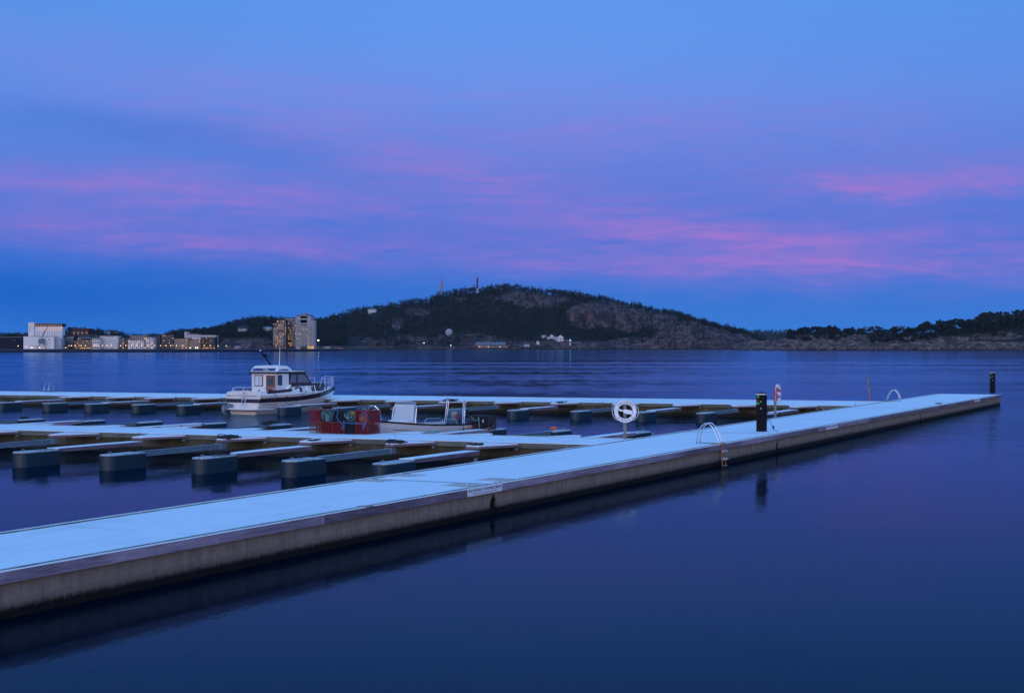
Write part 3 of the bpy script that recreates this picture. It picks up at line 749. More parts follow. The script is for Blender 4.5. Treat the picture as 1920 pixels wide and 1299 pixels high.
# portal crane
c = empty('harbour_crane', (X(78, 1446), 1446, 1.6), 'grey portal crane with raised jib in front of the white hall', 'crane')
cb = MB()
for a in (-3.6, 3.6):
    for b_ in (0, 3.4): cb.tube([(a, b_, 0), (a*.55, 1.7+(b_-1.7)*.5, 5)], .22, 6)
cb.box(-2.2, 2.2, .3, 3.1, 4.9, 5.3); cb.build('portal', 'b_metal', c)
MB().box(-3.0, 1.4, 0, 3.4, 5.3, 9.2).build('cab', 'b_metal', c, bevel=.15)
jb = MB()
for dy in (0.6, 2.4): jb.tube([(-.5, dy, 8.6), (5.0, 1.6, 21.0)], .22, 6); jb.tube([(-2.2, dy, 9.0), (0, dy, 13.5), (3.6, 1.5, 17.8)], .12, 6)
for i in range(8):
    t = i/8; jb.tube([(lerp(-.5, 5, t), lerp(.6, 1.6, t), lerp(8.6, 21, t)), (lerp(-.5, 5, t+.1), lerp(2.4, 1.6, t+.1), lerp(8.6, 21, t+.1))], .1, 5)
jb.build('jib', 'b_metal', c)
block('shed', 'dark blue windowless shed left of the white hall', 'shed', -60, 44, 633, 1462, 'b_shed', 3, 2, depth=30, lit=.2, ww=.03, wh=.1, roofm='b_metal', group=None)

# waterfront blocks, left to right (label, x0, x1, ytop, distance, wall, columns, rows, extras)
B = [
 ('dark glazed block with pale balcony bands right of the silo', 117, 138, 630.5, 1480, 'b_dark', 6, 6, dict(balc=1, lit=.22, wh=.6, ww=.8)),
 ('low grey block with roof terrace behind the brown brick block', 136, 170, 630, 1530, 'b_teal', 8, 6, dict(balc=1, lit=.12)),
 ('narrow brown block with red balconies beside the dark glazed block', 138, 147, 639, 1475, 'b_brown', 3, 4, dict(balc=1, slabm='b_pink', lit=.3)),
 ('brown brick block with tall narrow windows', 147, 171, 638, 1470, 'b_brown', 7, 4, dict(lit=.32, ww=.5, wh=.7, ground='lit')),
 ('small white block of framed loggias left of the big white block', 172, 187, 635, 1466, 'b_white', 3, 4, dict(ww=.74, wh=.62, lit=.2)),
 ('big white block on a recessed dark ground floor', 187.5, 221, 630.5, 1474, 'b_white', 9, 6, dict(ww=.5, wh=.6, lit=.16, ground='lit_dim')),
 ('grey green balcony block right of the big white block', 222, 233, 634, 1480, 'b_teal', 3, 5, dict(balc=1, lit=.25)),
 ('narrow dark red block beside the white grid block', 233.5, 239, 638, 1476, 'b_red', 2, 4, dict(lit=.1)),
 ('white grid fronted block with tall slot windows', 240, 269, 638, 1466, 'b_white', 8, 4, dict(ww=.48, wh=.74, lit=.36)),
 ('pale pink penthouse block rising behind the white grid block', 245, 277, 629.5, 1500, 'b_pink', 8, 6, dict(lit=.15)),
 ('white block of framed loggias right of the white grid block', 270, 287.5, 633, 1470, 'b_white', 4, 5, dict(ww=.74, wh=.62, lit=.3)),
 ('plain grey brown block left of the dark tower block', 288, 300, 631, 1484, 'b_grey', 3, 5, dict(lit=.05)),
 ('dark town block with scattered lit windows', 302, 326, 628, 1480, 'b_dark', 7, 6, dict(lit=.2, ww=.5)),
 ('sand coloured block with lit arcade on the quay', 327, 354, 635.5, 1466, 'b_beige', 8, 4, dict(lit=.38, ww=.5, wh=.66, roofm='red_roof', ground='lit')),
 ('boxed beige block with framed front and bright ground floor', 355, 375.5, 637, 1468, 'b_beige', 6, 3, dict(lit=.42, ww=.5, wh=.7, ground='lit_white')),
 ('dark block full of small warm windows right of the beige block', 376.5, 403, 632.5, 1478, 'b_dark', 9, 5, dict(lit=.36, ww=.45, wh=.45, roofm='b_slab', ground='lit')),
 ('long grey block in the second row behind the dark glazed block', 150, 184, 629, 1560, 'b_grey', 10, 5, dict(lit=.1)),
 ('second row block with pale roof behind the sand coloured block', 352, 404, 629, 1580, 'b_white', 12, 4, dict(lit=.08, ww=.6)),
 ('low grey second row block between big white and grid blocks', 222, 246, 634, 1540, 'b_grey', 6, 3, dict(lit=.1)),
]
for (lb, a, b_, yt, Yd, wm, nc, nr, kw) in B: block('apartment_block', lb, 'building', a, b_, yt, Yd, wm, nc, nr, **kw)
# houses on the slopes behind the town
gable('church_hall', 'long dark red roofed hall on the ridge behind the town', 'hall', 135, 166, 620, 616.5, 630, 2100, 'b_red', 'red_roof', depth=20, front='side', wins=4)
block('castle_house', 'white stepped villa with corner turret above the sand coloured block', 'house', 349, 372, 627, 1640, 'b_white', 6, 3, ybase=640, group=None, lit=.05)
block('turret', 'slim white turret at the left end of the stepped villa', 'tower', 346, 350.5, 622.5, 1636, 'b_white', 1, 4, ybase=640, group=None, lit=0)
gable('house', 'white gabled house on the ridge above the white town blocks', 'house', 206, 219, 623.5, 620, 634, gY(town_hill, 212.5, 630), 'b_white', 'b_roof', front='side', wins=3, group='white houses on the slopes')
gable('house', 'small white chapel with spire left of the white ridge house', 'house', 202, 205, 623, 619, 634, gY(town_hill, 203.5, 630), 'b_white', 'b_roof', wins=1, group='white houses on the slopes')
gable('house', 'pale house left of the silo with a lit front', 'house', 29, 38, 627, 623.5, 634, gY(town_hill, 33.5, 630), 'b_grey', 'b_roof', wins=2, group='white houses on the slopes')
gable('house', 'pink lit house just left of the silo', 'house', 44, 51, 627, 624, 634, gY(town_hill, 47.5, 630), 'b_pink', 'red_roof', wins=2, group='white houses on the slopes', winm='lit')
gable('house', 'white house with two chimneys on the wooded hill left of the towers', 'house', 446, 465, 616.5, 613, 621.5, gY(wooded_hill, 455, 621.5), 'b_white', 'b_roof', front='side', wins=5, group='white houses on the slopes', chimney=True)
gable('house', 'white villa half hidden by trees just left of the towers', 'house', 493, 509, 616.5, 614, 620.5, gY(wooded_hill, 501, 620.5), 'b_white', 'b_slab', front='side', wins=5, group='white houses on the slopes')
block('hillside_house', 'flat white modern house high on the left shoulder of the hill', 'house', 690, 705, 580.5, gY(hill, 698, 588.5), 'b_white', 4, 2, ybase=588.5, group=None, lit=0, ww=.75, wh=.5, depth=10)

# apartment towers
def tower(label, x0, x1, tops, Yd, wallm, cols, rows, lit, balm, arcade=False, ph=None):
    """round-cornered tower: stepped roofline given as (x0, x1, ytop) pieces"""
    xc = (x0+x1)/2; root = empty('apartment_tower', (X(xc, Yd), Yd, 1.6), label, 'tower', 'round-cornered apartment towers'); u = Yd/F
    top = min(t[2] for t in tops); z1 = Zh(top, Yd)-1.6; w = (x1-x0)*u; fl = z1/rows
    for (a, b_, y) in tops:
        hw = (b_-a)*u/2; cx = ((a+b_)/2-xc)*u; zt = Zh(y, Yd)-1.6; r_ = min(3.0, hw*.6)
        pts = []
        for (sx_, sy_, a0) in ((1, -1, -PI/2), (1, 1, 0), (-1, 1, PI/2), (-1, -1, PI)):
            for q in range(5):
                an = a0+q*PI/8; pts.append((cx+sx_*(hw-r_)+r_*math.cos(an), 9+sy_*(9-r_)+r_*math.sin(an)))
        MB().prism(pts, 0, zt).build('wall', wallm, root, smooth=30)
        MB().prism([(cx+(p[0]-cx)*1.02, 9+(p[1]-9)*1.02) for p in pts], zt, zt+.4).build('roof', 'b_roof', root)
    n = 0
    for r in range(1 if arcade else 0, rows):
        zz = r*fl
        for c in range(cols):
            xx = -w/2+(c+.5)*w/cols; px = xc+xx/u
            yt = max([t[2] for t in tops if t[0] <= px <= t[1]] or [999])
            yt = min([t[2] for t in tops if t[0] <= px <= t[1]] or [999])
            if Zh(yt, Yd)-1.6 < zz+fl*.9 or n >= 98: continue
            edge = abs(xx)/(w/2); yy = 0 if edge < .72 else (edge-.72)*5
            add_window(root, xx, yy, zz+fl*.25, w/cols*.66, fl*.62, random.choice(('lit', 'lit_dim')) if random.random() < lit else ('b_glass' if random.random() < .6 else 'b_glass_blue')); n += 1
    for r in range(2, rows-1):
        zz = r*fl
        for (a, b_) in balm:
            if random.random() < .9:
                m_ = 'lit_dim' if random.random() < lit*.35 else ('b_pink' if wallm == 'b_brown' else 'b_metal' if wallm == 'b_grey' else 'b_slab')
                bo_ = MB().box((a-xc)*u, (b_-xc)*u, -1.5, 1.2, zz-.2, zz+.14).build('balcony', m_, root)
                MB().box((a-xc)*u+.05, (b_-xc)*u-.05, -1.47, -1.40, zz+.14, zz+1.0).build('balustrade', 'b_glass_blue', bo_)
    if arcade:
        for px, wd in ((566, .8), (570, .8), (574, .8)): add_window(root, (px-xc)*u, -.02, .3, wd, fl*1.25, 'b_glass', 'arcade_opening')
        for px, wd in ((579, 1.6), (584.5, 2.2), (587.5, 1.0)): add_window(root, (px-xc)*u, -.03, .3, wd, fl*1.15, 'lit', 'entrance')
    if ph: MB().box((ph[0]-xc)*u, (ph[1]-xc)*u, 5, 11, z1-.5, Zh(ph[2], Yd)-1.6).build('penthouse', 'b_pink', root)
    return root
tower('pink brick apartment tower with warm lit balconies, leftmost of the towers', 513, 536, [(516, 536, 606), (519, 535.5, 601), (513, 520, 611)], 1462, 'b_brown', 8, 13, .30, [(512, 519), (524, 531)])
tower('middle apartment tower set back between pink and pale towers', 534, 554, [(534, 554, 597)], 1490, 'b_grey', 7, 14, .34, [(535, 541), (545, 553)])
tower('tallest pale apartment tower with a lit entrance arcade', 553, 590, [(553.5, 585, 593.5), (557, 582, 591), (583, 589, 601)], 1456, 'b_slab', 11, 15, .07, [(554, 559), (563.5, 576), (584, 591)], arcade=True, ph=(567, 574, 587.5))

# houses and marks on the big hill's shore
HS = 2318.0
def grp(*a, **k): return gable(*a, **k)
gable('house', 'white gabled house with dark red roof, middle of the hillside trio', 'house', 1030, 1039, 631.5, 627, 635.5, gY(hill, 1034.5, 635.5), 'b_white', 'red_roof', wins=2, group='white houses below the big hill')
gable('house', 'low white wing left of the middle gabled house', 'shed', 1025.5, 1030.5, 632, 630.5, 635.5, gY(hill, 1028.0, 635.5), 'b_white', 'red_roof', front='side', wins=1, group='white houses below the big hill')
gable('house', 'largest white house with twin gables and red turret on the rocky knoll', 'house', 1045.5, 1056.5, 632.5, 628.5, 640, gY(hill, 1051.0, 640), 'b_white', 'red_roof', wins=3, group='white houses below the big hill', chimney=True)
gable('house', 'low pale annex left of the largest twin gabled house', 'shed', 1040, 1045.8, 634, 632, 638.5, gY(hill, 1042.9, 638.5), 'b_white', 'b_slab', front='side', wins=1, group='white houses below the big hill')
gable('house', 'small white hut left of the hillside houses', 'shed', 1016, 1023, 630.5, 629.3, 633.5, gY(hill, 1019.5, 633.5), 'b_white', 'b_slab', front='side', wins=2, group='white houses below the big hill')
gable('house', 'tiny white boathouse standing lower left of the hillside houses', 'shed', 1006, 1011.2, 642, 639.5, 645.5, gY(hill, 1008.6, 645.5), 'b_white', 'b_slab', wins=1, group='white houses below the big hill')
gable('house', 'white boathouse at the waterline right of the long grey building', 'shed', 983.5, 992, 648.5, 646.5, 651.5, gY(hill, 987.8, 651.5), 'b_white', 'b_slab', front='side', wins=1, group='white houses below the big hill')
LY = gY(hill, 1069, 646); L = empty('lighthouse', (X(1069, LY), LY, Zh(645.5, LY)), 'small white harbour lighthouse with red band and green light', 'lighthouse')
MB().prism([(1.1*math.cos(a), 1.1*math.sin(a)) for a in [2*PI*i/12 for i in range(12)]], -2.5, 2.3).build('lower_tower', 'b_white', L)
MB().prism([(1.13*math.cos(a), 1.13*math.sin(a)) for a in [2*PI*i/12 for i in range(12)]], 2.3, 4.3).build('red_band', 'buoy_red', L)
MB().prism([(1.5*math.cos(a), 1.5*math.sin(a)) for a in [2*PI*i/12 for i in range(12)]], 4.3, 5.4).build('gallery', 'b_white', L)
MB().ball((0, 0, 6.0), .7, 10, 6).build('lantern', 'lamp_green', L)
lb_ = block('waterfront_hall', 'long grey building with three pitched roofs and warm windows below the hill', 'building', 892, 953, 648, 2304, 'b_grey', 14, 1, ybase=653, group=None, lit=.5, ww=.55, wh=.6, depth=12)
u = 2304/F
for (a, b_) in ((892, 919), (920, 927), (928, 948)):
    xa, xb = (a-922.5)*u, (b_-922.5)*u; z0 = Zh(648, 2304)-Zh(653, 2304)+.46; z2 = z0+4.4
    MB().loft([[(x, -.4, z0), (x, 12, z0), (x, 8, z2), (x, 4, z2)] for x in (xa, xb)]).build('pitched_roof', 'b_metal', lb_)
dY = gY(hill, 842, 630); d = empty('radar_dome', (X(842, dY), dY, Zh(630, dY)), 'pale spherical dome among trees on the hillside', 'dome')
MB().ball((0, 0, 4.8), 5.6, 24, 16).build('sphere', 'b_slab', d, smooth=True)
MB().prism([(3*math.cos(a), 3*math.sin(a)) for a in [2*PI*i/14 for i in range(14)]], -3, 1).build('base', 'b_grey', d)
block('wooden_hall', 'low wood clad hall with one white lamp on the hill shore', 'building', 672, 704, 643, 2310, 'b_wood', 6, 1, ybase=652.5, group=None, lit=0, ww=.2, wh=.2, depth=12)
block('site_hut', 'pale low hut on the shore right of the towers', 'hut', 608, 619, 650.2, 1800, 'b_slab', 3, 1, ybase=655, group=None, lit=0, ww=.3, wh=.4, depth=5)
gable('quay_pavilion', 'small pitched roof pavilion on the quay left of the towers', 'pavilion', 438, 448.5, 652.5, 649.5, 656, 1450, 'b_pink', 'b_slab', wins=3)
# mast and chimney on the crest
tw = empty('radio_mast', (X(828, 2620), 2620, Zh(552, 2620)), 'slim telecom tower with ringed platforms on the hill crest', 'mast'); v = 2620/F
MB().tube([(0, 0, 0), (0, 0, 26*v)], 1.7, 10, r2=1.1).build('shaft', 'b_pink', tw)
MB().tube([(0, 0, 26*v), (0, 0, 39*v)], .45, 8, r2=.15).build('antenna', 'b_metal', tw)
for hh, rr in ((8, 3.2), (12.5, 4.0), (16.5, 4.3), (19.5, 3.4)):
    MB().prism([(rr*math.cos(a), rr*math.sin(a)) for a in [2*PI*i/14 for i in range(14)]], hh*v, hh*v+1.0).build('platform', 'b_slab', tw)
for a in range(4): MB().tube([(3.6*math.cos(a*1.57+.4), 3.6*math.sin(a*1.57+.4), 9*v), (3.6*math.cos(a*1.57+.4), 3.6*math.sin(a*1.57+.4), 21*v)], .3, 6).build('side_antenna', 'b_slab', tw)
ch = empty('chimney_stack', (X(895, 2620), 2620, Zh(550, 2620)), 'tall dark red chimney with white lower band on the hill crest', 'chimney')
MB().tube([(0, 0, 0), (0, 0, 8.5*v)], 1.35, 12).build('white_section', 'b_white', ch); MB().tube([(0, 0, 8.5*v), (0, 0, 29*v)], 1.33, 12, r2=1.2).build('red_section', 'red_roof', ch)
# green spar marker standing in the fjord
g = empty('spar_buoy', (X(1069.3, 480), 480, 0), 'thin green channel marker pole standing in the fjord', 'marker')
MB().tube([(0, 0, -1), (0, 0, 2.2)], .11, 8).build('pole', 'marker_green', g); MB().tube([(0, 0, 2.2), (0, 0, 2.7)], .06, 8).build('tip', 'marker_green', g)
# small quay edge in front of the town
qm = MB()
qm.box(X(-80, TD-3), X(640, TD-3), TD-3.2, TD-0.02, -1, 1.25)
qm.prism([(X(-90, 1075), 1075), (X(300, 1085), 1085), (X(600, 1300), 1300), (X(640, TD-4), TD-4), (X(-90, TD-4), TD-4)], -1, 0.95)
tag(qm.build('quay', 'b_shed'), kind='structure')
# lamps of the waterfront
lampspots = [(34, 649, 'left of the hall'), (49, 651, 'at the left corner of the white hall'), (123, 652.5, ''), (134, 655.5, ''), (141, 655.5, ''), (152, 655.8, ''), (160, 655.5, ''), (176, 655.5, ''), (184, 656, ''), (192, 655.5, ''), (200, 656, ''), (209, 655, ''),
             (226, 655.5, ''), (236, 655, ''), (247, 655.8, ''), (256, 655.5, ''), (266, 656, ''), (277, 655.2, ''), (290, 655.5, ''), (301, 655.5, ''), (311, 655, ''), (320, 655.5, ''), (331, 655.8, ''), (343, 655.5, ''), (383, 655.2, ''), (394, 655.5, ''), (409, 649, ''), (424, 649, '')]
proto_l = empty('street_lamp', (0, 0, 0), '', 'street lamp', 'lamps along the town quay')
MB().tube([(0, 0, 0), (0, 0, 3.2)], .07, 6).build('post', 'black', proto_l); MB().ball((0, 0, 3.4), .33, 8, 6).build('lamp_head', 'lamp_warm', proto_l)
for i, (px, py, wd) in enumerate(lampspots):
    o = proto_l if i == 0 else copy_tree(proto_l)
    Yd = 1445.0+(i % 3)
    nm = min(B[:16], key=lambda b__: abs((b__[1]+b__[2])/2-px))[0]
    lb = ('warm quay lamp ' + wd) if wd else 'warm quay lamp before the '+' '.join(nm.split()[:6])
    place(o, (X(px, Yd), Yd, Zh(py, Yd)-3.4 if py < 654 else 1.25), 0, lb, 'lamps along the town quay'); o['_x'] = px
dd = defaultdict(list)
for o in list(COL.objects):
    if o.parent is None and '_x' in o: dd[o['label']].append(o)
for lb, os_ in dd.items():
    os_.sort(key=lambda o: o['_x'])
    for i, o in enumerate(os_):
        if len(os_) > 1: o['label'] = lb+', %s from left' % ordw[i]
        del o['_x']
def lamp(px, py, Yd, m, label, hgt, r=.5):
    o = empty('street_lamp', (X(px, Yd), Yd, Zh(py, Yd)-hgt), label, 'street lamp')
    MB().tube([(0, 0, -1), (0, 0, hgt)], .12, 6).build('post', 'post_grey', o); MB().ball((0, 0, hgt), r, 10, 6).build('lamp_head', m, o)
lamp(597, 638.5, 1460, 'lamp_pale', 'tall bright lamp standing right of the pale apartment tower', 7.0, .62)
lamp(638, 654, 1700, 'lamp_red', 'small red harbour light right of the towers', 1.2, .5)
lamp(678.5, 645.5, 2300, 'lamp_pale', 'white lamp before the wood clad hall', 4, .7)
lamp(795, 643.5, 2308, 'lamp_pale', 'small white lamp on a pale mast left of the long grey building', 5, .55)
lamp(845, 648, 2306, 'lamp_pale', 'tiny white shore lamp nearest below the pale dome', 3, .5)
# ------------------------------------------------------------------ floating piers
SNOWT = 0.022
def V2(a): return Vector((a[0], a[1]))
def off(a, b, n, d): return Vector((a[0]+n[0]*d, a[1]+n[1]*d))
def board(mb, a, b, n, z0, z1, t, step=None):
    """fascia board from plan point a to b, thickness t outwards along n; stores metres along it"""
    L_ = (Vector(b)-Vector(a)).length
    pts = [(a[0], a[1]), (b[0], b[1]), (b[0]+n[0]*t, b[1]+n[1]*t), (a[0]+n[0]*t, a[1]+n[1]*t)]
    mb.prism(pts, z0, z1)
    if mb.along is None: mb.along = []
    s0 = random.uniform(0, 50)
    for z in (z0, z1): mb.along += [(s0, 0, z), (s0+L_, 0, z), (s0+L_, t, z), (s0, t, z)]
def pontoon(label, group, fa, fb_, bb, ba, cm='concrete', wm=('wood_a', 'wood_b'), planks=3, notch=True, gap_l=True, gap_r=True, backboard=True):
    """one concrete section of a pier; fa-fb_ is the near edge, ba-bb the far edge (plan points, left to right)"""
    fa, fb_, bb, ba = [Vector(p[:2]) for p in (fa, fb_, bb, ba)]
    root = empty('pontoon', ((fa.x+bb.x)/2, (fa.y+bb.y)/2, 0), label, 'floating pontoon', group)
    dF = (fb_-fa).normalized(); dB = (bb-ba).normalized(); L_ = (fb_-fa).length
    nF = Vector((dF.y, -dF.x)); nB = Vector((-dB.y, dB.x))
    g = 0.03 if notch else 0.004
    # concrete body: end profile with a recess below the slit
    def prof(end):   # list of (inset, z) from bottom to top
        if not end or not notch: return [(g, -0.25), (g, .1), (g, .3), (g, .36), (g, .42), (g, DECK-.15)]
        return [(.20, -0.25), (.20, .1), (.19, .28), (.12, .36), (g, .45), (g, DECK-.15)]
    A_, B_ = prof(gap_l), prof(gap_r)
    secs = []
    for (ia, z), (ib, _) in zip(A_, B_):
        secs.append([(*(fa+dF*ia-nF*.05), z), (*(fb_-dF*ib-nF*.05), z), (*(bb-dB*ib-nB*.05), z), (*(ba+dB*ia-nB*.05), z)])
    MB().loft(secs).build('concrete_body', cm, root, world=True)
    MB().prism([fa+dF*g, fb_-dF*g, bb-dB*g, ba+dB*g], DECK-.15, DECK-.03).build('deck_slab', 'mossy_concrete' if cm != 'concrete' else 'concrete', root, world=True)
    # snow on the deck, kept a hand's breadth off the edge boards
    sn = MB(); nx, ny = max(2, int(L_/.5)), 8
    ea, eb = .12, .07
    def P_(u_, v_):
        g2 = .05 if notch else .004; f = (fa+dF*g2)*(1-u_)+(fb_-dF*g2)*u_-nF*ea; b__ = (ba+dB*g2)*(1-u_)+(bb-dB*g2)*u_-nB*eb
        q = f*(1-v_)+b__*v_
        ed = min(u_*L_, (1-u_)*L_, v_*3, (1-v_)*9+.01)
        return (q.x, q.y, DECK+.012+.014*min(1, ed*9)+.003*fb(q.x*.8, q.y*.8, 0, 3))
    grid = [[P_(i/nx, j/ny) for j in range(ny+1)] for i in range(nx+1)]
    n0 = 0; sn.v = [p for r in grid for p in r]
    sn.f = [(i*(ny+1)+j, (i+1)*(ny+1)+j, (i+1)*(ny+1)+j+1, i*(ny+1)+j+1) for i in range(nx) for j in range(ny)]
    sn.build('snow_cover', 'snow', root, world=True, smooth='all')
    for (a_, b__, n_) in ((fa, fb_, nF), (ba, bb, nB)):
        e_ = (b__-a_).normalized()*(.04 if notch else .003)
        MB().prism([a_+e_-n_*.002, a_+e_-n_*.16, b__-e_-n_*.16, b__-e_-n_*.002], DECK-.02, DECK+.018).build('edge_gap', 'moss_gap', root, world=True)
    if gap_r and notch:
        m1_ = fb_-nF*.10; m2_ = bb-nB*.10
        MB().prism([m1_-dF*.16, m1_+dF*.16, m2_+dB*.16, m2_-dB*.16], -.2, DECK-.17).build('joint_dark_fill', 'black', root, world=True)  # black block added inside the open joint so its shade reads black
    # edge boards with a lip of snow on top
    def side(a, b, n, k):
        d = (b-a); 
        cuts = [0]+sorted(random.uniform(.15, .9) for _ in range(k-1))+[1]
        cuts = [i/k+(0 if i in (0, k) else random.uniform(-.07, .07)) for i in range(k+1)]
        for i in range(k):
            p, q = a+d*cuts[i], a+d*cuts[i+1]; e = d.normalized()*.004
            if i == 0: p = p+d.normalized()*(.03 if notch else 0)
            if i == k-1: q = q-d.normalized()*(.03 if notch else 0)
            bm_ = MB(); board(bm_, p+e, q-e, n, DECK-.155, DECK+.012, .05); bm_.build('edge_board', random.choice(wm), root, world=True)
        lip = MB(); L2 = d.length; m_ = max(2, int(L2/.4)); secs = []
        for i in range(m_+1):
            p = a+d*(i/m_*(L2-.08)/L2+.04/L2); w0 = .047+.006*fb(p.x*2, p.y*2); hh = .016+.003*fb(p.x*3, p.y*3, 5)
            secs.append([(*(p+n*.0), DECK+.0125), (*(p+n*w0), DECK+.0125), (*(p+n*(w0-.008)), DECK+.012+hh), (*(p+n*.008), DECK+.012+hh)])
        lip.loft(secs).build('snow_lip', 'snow', root, world=True)
    side(fa, fb_, nF, planks)
    if backboard: side(ba, bb, nB, planks)
    return root

def fl(x): return on(x, 1069-.1777*(x-28), DECK)      # near edge of the main pier
def bl(x): return on(x, 997-.149*(x-28), DECK)
# section joints cross the pier square; find the far-edge point opposite a near-edge joint
f0, f1 = V2(fl(200)), V2(fl(1700)); b0, b1 = V2(bl(200)), V2(bl(1700))
def backof(p, d0, d1, e0, e1):
    d = (d1-d0).normalized(); n = Vector((-d.y, d.x)); e = (e1-e0)
    # p + n s = e0 + e t
    det = n.x*(-e.y)-(-e.x)*n.y
    r_ = e0-p; t = (n.x*r_.y-n.y*r_.x)/-det if det else 0
    s_ = (r_.x*(-e.y)+e.x*r_.y)/det
    return p+n*s_
J1, J2, J3, JE = [V2(fl(x)) for x in (929, 1460, 1728, 1877)]
dmain = (f1-f0).normalized()
J0 = J1-dmain*(J2-J1).length
def bk(p): return backof(p, f0, f1, b0, b1)
bE = V2(bl(1776)); 
G1 = 'concrete sections of the long near pier'
main1 = pontoon('nearest snow-covered pier section with the white sign at its right end', G1, J0, J1, bk(J1), bk(J0), planks=4)
main2 = pontoon('second pier section from the camera, carrying ladder and dark power post', G1, J1, J2, bk(J2), bk(J1), planks=4)
main3 = pontoon('third pier section, between the red lifebuoy and the far small ladder', G1, J2, J3, bk(J3), bk(J2), planks=4)
main4 = pontoon('last pier section ending in open water, with slim power post', G1, J3, JE, bk(JE), bk(J3), planks=3, gap_r=False)
# end board
_e = MB(); _p, _q = JE, bk(JE); _d = (_q-_p).normalized(); board(_e, _p, _q, Vector((_d.y, -_d.x)), DECK-.155, DECK+.012, .05); _e.build('edge_board', 'wood_green', main4, world=True)
# black blocks added in the joints keep the recesses dark
def plan(x, y, h=DECK): return V2(on(x, y, h))
# middle pier
mb0, mb1 = plan(28, 797.3), plan(1169, 823.4); mf0, mf1 = plan(94, 809), plan(1119, 835)
def along(a, b, xp, h=DECK):
    """point of plan line a-b that is seen at photo column xp"""
    k = (xp-960)/F; d = b-a; t = (k*a.y-a.x)/(d.x-k*d.y); return a+d*t
G2 = 'concrete sections of the middle pier'; G3 = 'concrete sections of the far pier'
cutsx = [-190, 262, 742, 1122]
for i in range(3):
    lab = ['left end section of the middle pier, running out of the picture', 'middle pier section in front of the stacked crab pots', 'middle pier section joining the long near pier by the white lifebuoy'][i]
    a, b_ = along(mf0, mf1, cutsx[i]), along(mf0, mf1, cutsx[i+1])
    c_ = along(mb0, mb1, cutsx[i+1] if i < 2 else 1196); d_ = along(mb0, mb1, cutsx[i]+(-0 if i == 0 else 0))
    pontoon(lab, G2, a, b_, c_, d_, cm='mossy_concrete', wm=('wood_green',), planks=3, notch=False)
fb0, fb1 = plan(28, 734.8), plan(1653, 753.5); ff0, ff1 = plan(94, 742.3), plan(1350, 758.6)
cutsx = [-120, 330, 735, 1130, 1606]
for i in range(4):
    lab = ['left end section of the far pier, behind the leftmost floats', 'far pier section behind the cabin boat', 'far pier section behind the open boat', 'right section of the far pier, meeting the long near pier'][i]
    a, b_ = along(ff0, ff1, cutsx[i]), along(ff0, ff1, cutsx[i+1])
    c_ = along(fb0, fb1, cutsx[i+1] if i < 3 else 1660); d_ = along(fb0, fb1, cutsx[i])
    pontoon(lab, G3, a, b_, c_, d_, cm='mossy_concrete', wm=('wood_green',), planks=3, notch=False)

# ------------------------------------------------------------------ mooring fingers
AW = math.radians(26)
def float_part(root, x0, L_=1.75, w_=.62, top=.46):
    """float with a rounded outer end; x0 = inner end"""
    r_ = w_/2; pts = [(x0, -r_), (x0+L_-r_, -r_)]+[(x0+L_-r_+r_*math.sin(a), -r_*math.cos(a)) for a in [PI*i/8 for i in range(1, 8)]]+[(x0+L_-r_, r_), (x0, r_)]
    fo = MB().prism(pts, -.2, top).build('float', 'float', root, bevel=.025)
    c_ = sum(p[0] for p in pts)/len(pts)
    MB().loft([[((p[0]-c_)*s_+c_, p[1]*s_, z) for p in pts] for s_, z in ((.96, top+.001), (.95, top+.02), (.88, top+.035))]).build('float_snow', 'thin_snow', fo)
    gv = MB()
    for k in range(3):
        for s_ in (-1, 1): gv.box(x0+.35+k*.42, x0+.41+k*.42, s_*r_-.006, s_*r_+.006, .22, .25)
    gv.build('bolt_recess', 'black', fo)
    gv = MB(); gv.tube([(x0+L_-.35, -.08, top), (x0+L_-.35, -.08, top+.08), (x0+L_-.35, 0, top+.11), (x0+L_-.35, .08, top+.08), (x0+L_-.35, .08, top)], .012, 6)
    gv.build('mooring_eye', 'galv', root)
def gusset(root, hw, ap, w_):
    t = .05; z0, z1 = .575, .648
    pts = [(.06, -hw), (ap, -w_/2), (ap, w_/2), (.06, hw)]
    MB().prism(pts, z0, z1).build('gusset_frame', 'wood_b', root)
    k = .95
    MB().prism([(.10, -hw*k+.03), (ap-.02, -w_/2*.9), (ap-.02, w_/2*.9), (.10, hw*k-.03)], z1, z1+.03).build('gusset_snow', 'snow', root)
    for s_ in (-1, 1): MB().box(.05, .2, s_*hw*.9-.03, s_*hw*.9+.03, .46, .53).build('bracket', 'galv', root)
def walkway_finger(L_, strips=False):
    root = empty('mooring_finger', (0, 0, 0), '', 'walkway finger'); gusset(root, .88, 1.8, .5)
    x1 = L_-1.0
    b_ = MB(); board(b_, (1.8, -.21), (x1, -.21), (0, -1), .40, .52, .05); b_.build('side_board', 'wood_a', root)
    b_ = MB(); board(b_, (1.8, .26), (x1, .26), (0, -1), .40, .52, .05); b_.build('side_board', 'wood_b', root)
    MB().box(1.81, x1, -.20, .20, .42, .50).build('deck', 'wood_green', root)
    MB().loft([[(x, -.25+e, .502+.02*(z > 0)), (x, .25-e, .502+.02*(z > 0)), (x, .25-e, .53+z), (x, -.25+e, .53+z)] for x, e, z in [(1.78, .0, 0), ((1.8+x1)/2, .01, .006), (x1+.1, .0, 0)]]).build('walkway_snow', 'snow', root)
    float_part(root, x1+.05)
    if strips:
        for s0 in (x1-3.0, x1-1.55): MB().box(s0, s0+1.25, -.30, -.262, .41, .53).build('fender_strip', 'fender', root)
    return root
